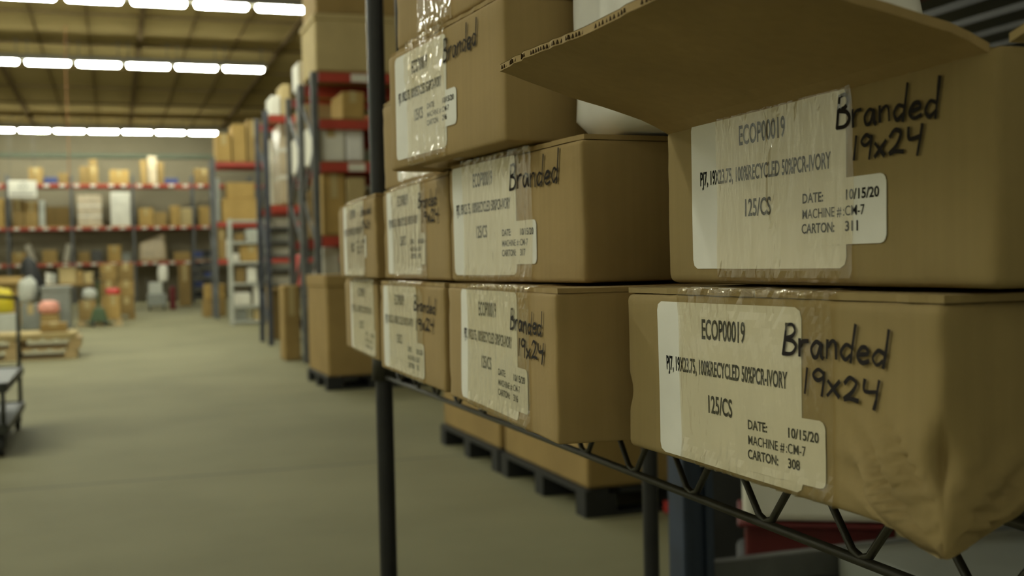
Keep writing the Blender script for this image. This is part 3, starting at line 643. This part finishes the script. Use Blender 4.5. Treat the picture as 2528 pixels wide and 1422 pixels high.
SX0, SX1, SY0, SY1, SZ = .43, .926, .10, 1.93, 1.066
t = empty('wire_shelving', ((SX0+SX1)/2, (SY0+SY1)/2, 0)); tag(t, 'black post wire shelving unit carrying the labelled cartons', 'shelving')
o = Vector(t.location)
for x in (SX0, SX1):
    for y in (SY0, SY1):
        pp = []; rr = []
        for k in range(74):
            zk = .02+.0254*k
            for dz, r_ in ((0, .0148),): pp.append((x-o.x, y-o.y, zk+dz)); rr.append(r_)
        po = MB().tube(pp, rr, 20).build('post', BLACKMET, t, smooth=True)
        MB().tube([(x-o.x, y-o.y, 0), (x-o.x, y-o.y, .03)], .02, 14).build('leveling_foot', DGREY, po)
        MB().tube([(x-o.x, y-o.y, 1.895), (x-o.x, y-o.y, 1.905)], .0155, 16).build('cap', DGREY, po)
def wire_shelf(SZ, nm):
    sh = MB()
    for zz_ in (SZ-.003, SZ-.054):
        q = [(SX0-o.x, SY0-o.y, zz_), (SX0-o.x, SY1-o.y, zz_), (SX1-o.x, SY1-o.y, zz_), (SX1-o.x, SY0-o.y, zz_)]
        for i in range(4): sh.tube([q[i], q[(i+1) % 4]], .0036, 8)
    s = sh.build('shelf_frame', RAILMET, t, smooth=True)
    zg = MB(); P_ = .110; pts = []
    y = SY0+.01; k = 0
    ph = (.60-SY0-.01) % P_
    def zig(fx, y0, y1, alongx=False):
        pts = []; y = y0
        n = int((y1-y0)/P_)
        for k in range(n):
            b = y0+k*P_
            for f_, zz_ in ((0, SZ-.004), (.08, SZ-.006), (.42, SZ-.049), (.5, SZ-.052), (.58, SZ-.049), (.92, SZ-.006)):
                pts.append(((b+f_*P_) if alongx else fx, fx if alongx else (b+f_*P_), zz_))
        return [(p[0]-o.x, p[1]-o.y, p[2]) for p in pts]
    y0 = .60-P_/2-4*P_
    zg.tube(zig(SX0, y0, SY1-.02), .0028, 6); zg.tube(zig(SX1, y0, SY1-.02), .0028, 6); zg.tube(zig(SY1, SX0+.02, SX1-.01, True), .0028, 6)
    zg.build('truss_wire', RAILMET, s, smooth=True)
    dk = MB(); y = SY0+.02
    while y < SY1-.01:
        dk.tube([(SX0-o.x, y-o.y, SZ-.0005), (SX1-o.x, y-o.y, SZ-.0005)], .002, 6); y += .0254
    for x in (.55, .68, .81): dk.tube([(x-o.x, SY0-o.y, SZ-.006), (x-o.x, SY1-o.y, SZ-.006)], .0035, 6)
    dk.build('deck_wire', RAILMET, s, smooth=True)
    for x in (SX0, SX1):
        for y in (SY0, SY1): MB().tube([(x-o.x, y-o.y, SZ-.06), (x-o.x, y-o.y, SZ+.004)], [.021, .018], 16).build('corner_collar', RAILMET, s, smooth=True)
wire_shelf(SZ, 'shelf'); wire_shelf(.20, 'shelf')

# ------------------------------------------------------------------ lettering
_tc = {}
def text_mesh(s):
    if s in _tc: return _tc[s]
    c = bpy.data.curves.new('txt', 'FONT'); c.body = s; c.size = 1; c.offset = .004 if 'M' in s else .02; c.resolution_u = 3
    ob = bpy.data.objects.new('txt', c); m = bpy.data.meshes.new_from_object(ob)
    vs = [Vector(v.co) for v in m.vertices]; fs = [tuple(p.vertices) for p in m.polygons]
    bpy.data.objects.remove(ob); bpy.data.curves.remove(c); bpy.data.meshes.remove(m)
    x0 = min(v.x for v in vs); x1 = max(v.x for v in vs); y0 = 0.0; y1 = .70
    vs = [((v.x-x0)/(x1-x0), (v.y-y0)/(y1-y0)) for v in vs]
    _tc[s] = (vs, fs); return _tc[s]
GL = {
 'B': (.44, [[(.10,1.0),(.05,.5),(.0,.0)], [(.08,.98),(.3,1.0),(.40,.82),(.30,.62),(.08,.52),(.34,.46),(.44,.25),(.30,.04),(.0,.0)]]),
 'r': (.30, [[(.02,.5),(.04,0)], [(.04,.28),(.14,.46),(.30,.5)]]),
 'a': (.42, [[(.34,.44),(.18,.5),(.03,.28),(.10,.03),(.24,.08),(.35,.46),(.36,.10),(.42,.02)]]),
 'n': (.36, [[(.02,.48),(.03,0)], [(.03,.28),(.18,.48),(.30,.40),(.33,.0)]]),
 'd': (.40, [[(.30,.40),(.14,.46),(.01,.22),(.12,.0),(.28,.14)], [(.42,1.08),(.36,.5),(.31,-.03)]]),
 'e': (.34, [[(.04,.22),(.30,.30),(.26,.46),(.10,.45),(.0,.2),(.12,.0),(.33,.08)]]),
 '1': (.12, [[(.07,1.0),(.02,.0)]]),
 '9': (.40, [[(.36,.84),(.18,.97),(.03,.74),(.16,.54),(.35,.70),(.37,.92),(.36,.5),(.33,-.02)]]),
 'x': (.36, [[(.0,.56),(.33,.0)], [(.34,.62),(.0,-.02)]]),
 '2': (.44, [[(.03,.72),(.18,.95),(.37,.78),(.24,.36),(.02,.03),(.2,.10),(.44,.06)]]),
 '4': (.44, [[(.06,.94),(.08,.52),(.40,.56)], [(.46,1.0),(.41,.5),(.34,-.16)]]),
}
def smooth_path(p, n=6):
    if len(p) < 3: return [(p[0][0]+(p[1][0]-p[0][0])*k/n, p[0][1]+(p[1][1]-p[0][1])*k/n) for k in range(n+1)]
    out = []
    for i in range(len(p)-1):
        a = p[max(0, i-1)]; b = p[i]; c = p[i+1]; d = p[min(len(p)-1, i+2)]
        for k in range(n):
            t_ = k/n; t2 = t_*t_; t3 = t2*t_
            out.append(tuple(.5*((2*b[j])+(-a[j]+c[j])*t_+(2*a[j]-5*b[j]+4*c[j]-d[j])*t2+(-a[j]+3*b[j]-3*c[j]+d[j])*t3) for j in (0, 1)))
    out.append(p[-1]); return out
def handwriting(s, rect, rnd, width):
    """flat strokes (list of quads in the face plane) filling the rectangle (u0,w0,u1,w1), w0 at left baseline, tilt in w"""
    u0, w0, u1, w1, h = rect
    x = 0; glyphs = []
    for ch in s:
        g = GL[ch]; glyphs.append((x, g[1], rnd.uniform(-.04, .04), rnd.uniform(.92, 1.08))); x += g[0]+.11
    tot = x-.11; vs = []; fs = []
    for gx, strokes, dy, sc_ in glyphs:
        for st in strokes:
            pts = []
            for px, py in smooth_path([(p[0]+rnd.uniform(-.012, .012), p[1]+rnd.uniform(-.012, .012)) for p in st]):
                X = (gx+px)/tot; pts.append((u0+(u1-u0)*X+.10*py*h*.5, w0+(w1-w0)*X+(py*sc_+dy)*h))
            n0 = len(vs); m = len(pts)
            for i, p in enumerate(pts):
                a = pts[max(0, i-1)]; b = pts[min(m-1, i+1)]; tx, ty = b[0]-a[0], b[1]-a[1]; l = hypot(tx, ty) or 1
                wd = width*(.8+.35*noise.noise(Vector((p[0]*90, p[1]*90, gx))))
                nx, ny = -ty/l*wd, tx/l*wd
                if i == 0: p = (p[0]-tx/l*width*.6, p[1]-ty/l*width*.6)
                if i == m-1: p = (p[0]+tx/l*width*.6, p[1]+ty/l*width*.6)
                vs += [(p[0]+nx, p[1]+ny), (p[0]-nx, p[1]-ny)]
            for i in range(m-1): fs.append((n0+2*i, n0+2*i+1, n0+2*i+3, n0+2*i+2))
    return vs, fs

# ------------------------------------------------------------------ the labelled cartons
class Carton:
    def __init__(s, label, FL, FR, z0, H, D, seed, m=KRAFT, r=.004, crush=None, group='kraft cartons with white stickers on the wire shelf', openfront=False, W=None, tilt=0.0):
        s.rnd = random.Random(seed); s.seed = seed; s.r = r; s.crush = crush
        FLv, FRv = Vector((*FL, 0)), Vector((*FR, 0)); s.W = W or (FRv-FLv).length; s.H = H; s.D = D
        e = (FRv-FLv).normalized(); ang = atan2(e.y, e.x)
        s.t = empty('carton', (FL[0], FL[1], z0), ang); tag(s.t, label, 'box', group); s.m = m
        if tilt: s.t.rotation_euler = (0, tilt, ang)
        s.body(openfront)
    def disp(s, p):
        """p on the ideal cuboid -> worn cuboid"""
        W, H, D, r = s.W, s.H, s.D, s.r
        q = Vector((min(max(p.x, r), W-r), min(max(p.y, r), D-r), min(max(p.z, r), H-r))); d = p-q
        out = q + (d.normalized()*r if d.length > 1e-9 else d)
        n = noise.noise_vector(Vector((p.x*9+s.seed*5.3, p.y*9, p.z*9+s.seed)))*.0012
        # never swell sideways or downwards into a neighbour
        eu = min(p.x, W-p.x); ew = min(p.z, H-p.z); ed = min(p.y, D-p.y)
        nx = n.x*(1 if eu > .02 else .3); out += Vector((nx, n.y, n.z*.3))
        # soft dents along the vertical front edges
        for ue, sg in ((0, 1), (W, -1)):
            k = exp(-((p.x-ue)/.012)**2-(p.y/.012)**2)
            out += Vector((sg, 1, 0))*k*.0025*max(0, noise.noise(Vector((p.z*38, ue*7, s.seed))))
        if s.crush: out = s.crush(s, p, out)
        out.z = max(out.z, 0.0 if not s.crush else -.006); out.z = min(out.z, H)
        return out
    def lines(s, L, n):
        r = s.r; a = [0, r*.15, r*.45, r]; return a + [r+(L-2*r)*k/n for k in range(1, n)] + [L-x for x in reversed(a)]
    def body(s, openfront):
        H = s.H; s.HB = H-.0045
        us, ds, ws = s.lines(s.W, 60 if s.crush else 22), s.lines(s.D, 40 if s.crush else 14), s.lines(s.HB, 34 if s.crush else 8)
        mb = MB(); Hs = s.H; s.H = s.HB
        def face(A, B, f):
            vs = [s.disp(Vector(f(a, b))) for a in A for b in B]; nb = len(B)
            mb.add(vs, [(i*nb+j, (i+1)*nb+j, (i+1)*nb+j+1, i*nb+j+1) for i in range(len(A)-1) for j in range(nb-1)])
        face(us, ws, lambda a, b: (a, 0, b)); face(us, ws, lambda a, b: (a, s.D, b))
        face(ds, ws, lambda a, b: (0, a, b)); face(ds, ws, lambda a, b: (s.W, a, b))
        face(us, ds, lambda a, b: (a, b, 0)); 
        if not openfront: face(us, ds, lambda a, b: (a, b, s.HB))
        s.H = Hs
        ob = mb.build('body', s.m, s.t, smooth=True)
        if openfront:
            so = ob.modifiers.new('wall', 'SOLIDIFY'); so.thickness = .004; so.offset = -1
        else:
            # outer top flaps meeting at the middle seam; their cut edges show above the front face
            for a, b in ((.002, s.W/2-.001), (s.W/2+.001, s.W-.002)): s.flap(a, b, s.HB, .0042)
    def flap(s, a, b, z, th):
        n = 14; vs = []; fs = []
        for i in range(n+1):
            u = a+(b-a)*i/n
            for j, d in enumerate((.0015, .006, .03, s.D*.5, s.D-.003)):
                lift = .0012*noise.noise(Vector((u*25, d*20, s.seed*2.2)))*(1 if j < 3 else 0)
                dd = d+(abs(.004*noise.noise(Vector((u*34, 3, s.seed)))) if j == 0 else 0)
                for k in (0, 1):
                    zz_ = z+.0002+k*(th-.0004) + (min(0, lift) if k else 0)
                    vs.append((u, dd, zz_))
        J = 5
        def id(i, j, k): return (i*J+j)*2+k
        for i in range(n):
            for j in range(J-1):
                fs.append((id(i,j,1), id(i+1,j,1), id(i+1,j+1,1), id(i,j+1,1))); fs.append((id(i,j,0), id(i,j+1,0), id(i+1,j+1,0), id(i+1,j,0)))
            fs.append((id(i,0,0), id(i+1,0,0), id(i+1,0,1), id(i,0,1))); fs.append((id(i,J-1,0), id(i,J-1,1), id(i+1,J-1,1), id(i+1,J-1,0)))
        for j in range(J-1):
            fs.append((id(0,j,0), id(0,j,1), id(0,j+1,1), id(0,j+1,0))); fs.append((id(n,j,0), id(n,j+1,0), id(n,j+1,1), id(n,j,1)))
        f = MB().add(vs, fs).build('flap', s.m, s.t)
        mb = MB(); rn = s.rnd; u = a+.004
        while u < b-.006:
            l = .0026
            if noise.noise(Vector((u*14, s.seed, 0))) > -.15: mb.box(u, .0008, z+.0012, u+l, .0022, z+th-.0014)
            u += .0062
        if len(mb.v) > 99999: mb.build('flute_holes', FLUTE, f)
    def front(s, u, w, off):
        p = s.disp(Vector((min(max(u, 0), s.W), 0, min(max(w, 0), s.HB)))); p.y -= off; return p
    def sticker(s, name, m, u0, u1, w0, w1, off, rad=.006, tilt=0.0, skew=0.0):
        """rounded paper sticker following the worn face"""
        n, k = 14, 10; vs = []; fs = []
        def pt(i, j, th=0):
            fu, fw = i/n, j/k; w_ = w0+(w1-w0)*fw; u_ = u0+(u1-u0)*fu
            # round the corners by pulling the end columns in
            dw = min(w_-w0, w1-w_); c = max(0, 1-dw/rad); ins = rad*(1-sqrt(max(0, 1-c*c))) if c > 0 else 0
            u_ = min(max(u_, u0+ins), u1-ins)
            return s.front(u_+skew*(fw-.5), w_+tilt*(fu-.5), off-th)
        rows = [0, .02, .06, .12] + [k_/10 for k_ in range(2, 9)] + [.88, .94, .98, 1]
        K = len(rows)
        for i in range(n+1):
            for fw in rows: vs.append(pt(i, fw*k))
        for i in range(n):
            for j in range(K-1): fs.append((i*K+j, (i+1)*K+j, (i+1)*K+j+1, i*K+j+1))
        return MB().add(vs, fs).build(name, m, s.t, smooth=True)
    def printing(s, parent, items, box, off, tilt=0.0):
        u0, u1, w0, w1 = box; mb = MB()
        for txt, a, b, c, d in items:
            vs, fs = text_mesh(txt)
            P_ = []
            for x, y in vs:
                fu = a+(b-a)*x; fw = c+(d-c)*y
                P_.append(s.front(u0+(u1-u0)*fu, w0+(w1-w0)*fw+tilt*(fu-.5), off))
            mb.add(P_, fs)
        m = bpy.data.meshes.new('printing'); m.from_pydata([tuple(p) for p in mb.v], [], mb.f); m.materials.append(INK)
        o_ = bpy.data.objects.new('printing', m); COL.objects.link(o_); o_.parent = parent
    def write(s, s1, r1, s2=None, r2=None, width=.0013):
        vs, fs = handwriting(s1, r1, s.rnd, width); mb = MB().add([s.front(u, w, .0013) for u, w in vs], fs)
        if s2:
            vs, fs = handwriting(s2, r2, s.rnd, width); mb.add([s.front(u, w, .0013) for u, w in vs], fs)
        mb.build('handwriting', MARKER, s.t)
    def tape(s, u0, u1, top=.07, bottom=.05, crinkle=.0045, w0=None, w1=None, off=.001, hot=(-1, -1), ridge=None):
        """clear tape over the front face, folded onto the top and the underside"""
        path = []; H = s.H
        if w0 is None:
            for k in range(5): path.append(('b', bottom*(1-k/5)))
        lo, hi = (0 if w0 is None else w0), (H if w1 is None else w1)
        nW = 26
        for k in range(nW+1): path.append(('f', lo+(hi-lo)*k/nW))
        if w1 is None:
            for an in (15, 38, 60, 80): path.append(('c', radians(an)))
            for k in range(1, 7): path.append(('t', top*k/6))
        n = 44; vs = []; fs = []; K = len(path)
        for i in range(n+1):
            for kind, q in path:
                fu = i/n; u = u0+(u1-u0)*fu
                if kind == 'f':
                    u += .002*noise.noise(Vector((q*30, u0*40+(0 if fu < .5 else 9), s.seed)))*(1 if i in (0, n) else 0)
                    p = s.front(u, min(q, s.HB), off); p.z = max(p.z, q if q > s.HB else p.z)
                    e = max(exp(-(q/.011)**2), exp(-((H-q)/.016)**2)); e *= (1 if (w0 is None) else .2)
                    c = noise.noise(Vector((u*120, q*60, s.seed+4)))
                    if hot[0] < q < hot[1]: e = max(e, min(1, 5*min(q-hot[0], hot[1]-q)/(hot[1]-hot[0])))
                    if ridge: e = max(e, .8*exp(-((u-ridge)/.008)**2)*(1 if q > .03 else .3))
                    p.y -= abs(c)*crinkle*(.07+e)+e*.0004
                elif kind == 'c':
                    cr = .0032+.0022*noise.noise(Vector((u*210, q*2.5, s.seed*1.3)))
                    p = s.front(u, s.HB, 0); p = Vector((u, p.y+.0022-cr*cos(q), min(H+.0007, H-.0034+cr*sin(q)+.0006*noise.noise(Vector((u*300, q*4, 1))))))
                elif kind == 't':
                    p = Vector((u, q, H+.0004+crinkle*.2*abs(noise.noise(Vector((u*110, q*90, s.seed))))))
                else:
                    p = Vector((u, q, -.0004-crinkle*.15*abs(noise.noise(Vector((u*110, q*90, s.seed))))))
                vs.append(p)
        for i in range(n):
            for j in range(K-1): fs.append((i*K+j, (i+1)*K+j, (i+1)*K+j+1, i*K+j+1))
        return MB().add(vs, fs).build('packing_tape', TAPE, s.t, smooth=False)
    def dress(s, lab, small, number, brand=None, n19=None, tapes=(), tilt=0.0, ltop=None, stilt=0.0, skew=0.0):
        mm = [v/1000 for v in lab]; L_ = s.sticker('address_label', PAPER, *mm, .0004, skew=skew)
        s.printing(L_, [('ECOP00019', .36, .66, .78, .90), ('PJ7, 19X23.75, 100%RECYCLED 50%PCR-IVORY', .07, .92, .555, .645), ('125/CS', .40, .57, .33, .435)], mm, .0006, tilt)
        ms = [v/1000 for v in small]; S_ = s.sticker('date_label', PAPER2, *ms, .0007, rad=.005, tilt=stilt)
        s.printing(S_, [('DATE:', .07, .32, .68, .83), ('10/15/20', .58, .93, .67, .82), ('MACHINE #', .07, .53, .43, .58), (':CM-7', .55, .78, .43, .58), ('CARTON:', .06, .45, .20, .35), (number, .57, .71, .20, .35)], ms, .0009, stilt)
        if brand: s.write('Branded', [v/1000 for v in brand], '19x24' if n19 else None, [v/1000 for v in n19] if n19 else None)
        for tp in tapes: s.tape(*tp)

def crush4(s, p, out):
    W = s.W; a = Vector((p.x-W, p.y, p.z)); d = a.length
    front = p.y < .006
    n = Vector((0, -1, 0)) if front else Vector((1, 0, 0))
    if p.x > W-.006 and front: n = Vector((.7, -.7, 0))
    # creases fanning up and away from the crushed corner, on the front and on the near end
    lat = (W-p.x) if front else p.y
    if front or p.x > W-.006:
        th = atan2(p.z+.004, lat+.004); wob = .10*noise.noise(Vector((p.x*25, p.y*25, p.z*25)))
        fold = 0
        for t0, wd, am in ((.20, .07, .0035), (.33, .05, -.004), (.46, .11, .0075), (.60, .06, -.0045), (.74, .08, .005), (.95, .07, -.003)):
            fold += am*max(0, 1-abs(th+wob-t0)/wd)
        out += n*fold*min(1, d/.02)*2.0*exp(-(max(0, d-.034)/.026)**2)*(1 if front else .5)
        out += n*.0025*exp(-((d-.03)/.03)**2)
    # dark notch where the vertical edge has folded inwards
    out += Vector((-.7, .55, 0))*.013*exp(-((p.z-.036)/.015)**2-((W-p.x)/.006)**2-(p.y/.006)**2)
    out += Vector((.35, -.4, -.8))*.010*exp(-(d/.015)**2)
    wl = max(0.0, min(.05, .42*(p.y-.01))); k = max(0.0, wl-p.z)*max(0, 1-(W-p.x)/.05)
    out.x -= k*.9; out.z += k*.25
    return out

C = {}
C['b1'] = Carton('farthest kraft carton of the bottom row, at left past the post', (.357, 1.879), (.339, 1.553), 1.07, .112, .29, 1)
C['b1'].dress((69, 298, 4, 109), (212, 308, 5, 42), '314', tapes=[(.095, .315)])
C['b2'] = Carton('second kraft carton from the left in the bottom row', (.321, 1.452), (.315, 1.129), 1.07, .112, .29, 2)
C['b2'].dress((23, 206, 5, 106), (153, 236, 6, 44), '315', (198, 80, 292, 79, 15), (206, 59, 282, 60, 13), [(.055, .235)])
C['b3'] = Carton('third kraft carton from left in the bottom row, its plain near side showing', (.314, 1.11), (.295, .764), 1.07, .112, .29, 3, r=.003)
C['b3'].dress((56, 250, 5, 107), (184, 278, 13, 48), '316', (232, 78, 318, 76, 16), (257, 58, 320, 58, 13), [(.085, .285)])
C['b4'] = Carton('nearest kraft carton of bottom row with crushed lower right corner', (.339, .74), (.348, .423), 1.07, .112, .29, 4, m=KRAFT2, crush=crush4, r=.005)
C['b4'].dress((48, 210, 3.5, 103), (152, 231, 8.5, 44), '308', (194, 78, 281, 77.5, 17), (214, 59, 274, 58, 12.5), [(.078, .238)], stilt=.0015)
C['a1'] = Carton('farthest kraft carton of the second row, at left past the post', (.340, 1.83), (.322, 1.475), 1.184, .112, .29, 5)
C['a1'].dress((60, 262, 4, 110), (190, 283, 28, 59), '312', (246, 86, 330, 87, 12), (255, 68, 320, 68, 11), [(.10, .275)])
C['a2'] = Carton('second kraft carton from left in the second row, under the top cartons', (.328, 1.455), (.322, 1.13), 1.184, .112, .29, 6)
C['a2'].dress((26, 208, 6, 110), (150, 227, 17, 52), '309', (201, 80, 282, 80, 15), (218, 63, 288, 63, 13), [(.06, .235)])
C['a3'] = Carton('middle kraft carton of the second row with large marker word only', (.310, 1.08), (.331, .796), 1.184, .112, .29, 7)
C['a3'].dress((11, 161, 6, 109), (126, 202, 15, 51.5), '317', (150, 79, 246, 79, 22), None, [(.04, .195)])
C['a4'] = Carton('nearest kraft carton of second row with its front flap standing open', (.367, .73), (.362, .405), 1.184, .112, .29, 8, m=KRAFT2, r=.006, openfront=True)
C['a4'].dress((40, 215, 9.5, 107), (168, 250, 22, 57), '311', (208, 84, 290, 80, 15.5), (223, 66, 277, 65, 11.8), [(.075, .222, .002, .05, .0024, None, .107, .001, (-1, -1), .145)], tilt=-.001)
C['t3'] = Carton('kraft carton on top of second row, underside taped, label wrinkled', (.275, 1.178), (.30, .878), 1.298, .122, .29, 9)
C['t3'].dress((24, 170, 9, 112), (115, 195, 27, 60), '296', (165, 86, 244, 88, 20), None, [(.062, .168, .10, .10, .0045, None, None, .001, (.062, .12))])
C['t2'] = Carton('kraft carton behind the top carton at left, only its low label edge shows', (.335, 1.474), (.337, 1.206), 1.298, .112, .29, 10)
C['t2'].dress((74, 235, 6, 104), (160, 240, 12, 46), '302', None, None, [(.10, .25)])
C['u3'] = Carton('topmost kraft carton cut by the top of the picture', (.283, 1.172), (.306, .885), 1.4225, .112, .28, 11)
C['u3'].tape(.07, .165)

# front flap of the nearest second-row carton
c4 = C['a4']
def open_flap():
    W, z, th, L_ = c4.W, c4.HB, .0042, .127
    n, m_ = 30, 12; vs = []; fs = []
    def P_(fu, t_, k):
        u = .004+(W-.008)*fu
        phi = radians(15.5-4.5*fu); out = L_*t_; zz_ = z+.002-.0065*(1-t_)**8 + out*sin(phi)*(1-.25*(1-t_)) + .0025*noise.noise(Vector((fu*3, t_*2, 3)))*t_
        y = .0012-out*cos(phi)
        jag = .0022*noise.noise(Vector((fu*28, 2, 5)))*(1 if t_ > .99 else 0)
        return Vector((u+(.002*noise.noise(Vector((t_*9, 1, 1))) if fu in (0, 1) else 0), y-jag, zz_+k*th))
    for i in range(n+1):
        for j in range(m_+1):
            for k in (0, 1): vs.append(P_(i/n, j/m_, k))
    def id(i, j, k): return (i*(m_+1)+j)*2+k
    for i in range(n):
        for j in range(m_):
            fs.append((id(i,j,1), id(i+1,j,1), id(i+1,j+1,1), id(i,j+1,1))); fs.append((id(i,j,0), id(i,j+1,0), id(i+1,j+1,0), id(i+1,j,0)))
        fs.append((id(i,m_,0), id(i,m_,1), id(i+1,m_,1), id(i+1,m_,0))); fs.append((id(i,0,0), id(i+1,0,0), id(i+1,0,1), id(i,0,1)))
    for j in range(m_):
        fs.append((id(0,j,0), id(0,j,1), id(0,j+1,1), id(0,j+1,0))); fs.append((id(n,j,0), id(n,j+1,0), id(n,j+1,1), id(n,j,1)))
    f = MB().add(vs, fs).build('open_flap', KRAFT, c4.t)
    mb = MB()
    k = 0
    while k < 64:                                        # flute openings along the outer cut edge
        fu = .012+k*.0153
        if fu < .99 and noise.noise(Vector((fu*11, 7, 0))) > -.4:
            a = P_(fu, 1, 0); b = P_(min(1, fu+.0085), 1, 0); q = Vector((0, -.0004, 0))
            mid = (a+b)/2; hgt = th*.55; z0_ = th*.2
            vs2 = [a+q+Vector((0, 0, z0_)), b+q+Vector((0, 0, z0_)), mid+q+Vector((0, 0, z0_+hgt))]
            vs2 += [v+Vector((0, .0014, 0)) for v in vs2]
            mb.add(vs2, [(0,1,2), (5,4,3), (0,1,4,3), (1,2,5,4), (2,0,3,5)])
        k += 1
    mb.build('flute_holes', FLUTE, f)
    mb = MB(); vs = []; fs = []                          # pale torn liner along the edge
    for i in range(n+1):
        for k in (0, 1): p = P_(i/n, 1, k); vs += [p+Vector((0, -.0002, -.0002 if k == 0 else .0002)), p+Vector((0, .0008, -.0002 if k == 0 else .0002))]
    for i in range(n):
        for k in (0, 1): fs.append((i*4+k*2, (i+1)*4+k*2, (i+1)*4+k*2+1, i*4+k*2+1))
    MB().add(vs, fs).build('torn_liner', EDGE, f)
open_flap()
# side and rear flaps of the open carton, standing slightly up
MB().add([(c4.W-.002, .01, c4.HB), (c4.W-.002, c4.D-.01, c4.HB), (c4.W+.02, c4.D-.02, c4.HB+.012), (c4.W+.02, .02, c4.HB+.012), (c4.W-.002, .01, c4.HB+.004), (c4.W-.002, c4.D-.01, c4.HB+.004), (c4.W+.02, c4.D-.02, c4.HB+.016), (c4.W+.02, .02, c4.HB+.016)],
         [(0,1,2,3),(4,5,6,7),(0,1,5,4),(1,2,6,5),(2,3,7,6),(3,0,4,7)]).build('side_flap', KRAFT2, c4.t)
MB().box(.008, .008, .004, c4.W-.008, c4.D-.008, c4.HB-.012).build('paper_ream', PAPER, c4.t, bevel=.002)

# white plastic package between the top carton and the open one
def package():
    x0, x1, y0, y1 = .353, .60, .728, .874; h = .29
    n, k = 26, 20; mb = MB(); vs = []; fs = []
    cx, cy, hx, hy = (x0+x1)/2, (y0+y1)/2, (x1-x0)/2, (y1-y0)/2
    for j in range(k+1):
        f_ = j/k; sc_ = min(1, .90+f_*3) if f_ < .05 else 1
        narrow = max(0, f_-.1)*.62
        for i in range(4*n):
            s_ = i//n; q = (i % n)/n*2-1
            x, y = [(q, -1), (1, q), (-q, 1), (-1, -q)][s_]
            r_ = max(abs(x), abs(y)); l = (abs(x)**14+abs(y)**14)**(1/14); x, y = x/l, y/l
            if y < 0: y *= 1-narrow
            v = Vector((cx+hx*x*sc_, cy+hy*y*sc_, h*f_))
            nn = noise.noise(Vector((v.x*14, v.y*22, v.z*7)))*.006 + abs(noise.noise(Vector((v.x*40, v.y*50, v.z*12+3))))*.005
            v += Vector((x, y, 0)).normalized()*(-abs(nn))
            vs.append(v)
    N4 = 4*n
    for j in range(k):
        for i in range(N4): fs.append((j*N4+i, j*N4+(i+1) % N4, (j+1)*N4+(i+1) % N4, (j+1)*N4+i))
    fs.append(tuple(range(N4-1, -1, -1))); fs.append(tuple(range(k*N4, (k+1)*N4)))
    o_ = mb.add(vs, fs).build('poly_package', WHITEBAG, loc=(0, 0, 1.298), smooth=True)
    tag(o_, 'white plastic-wrapped package standing behind the raised flap', 'package')
package()
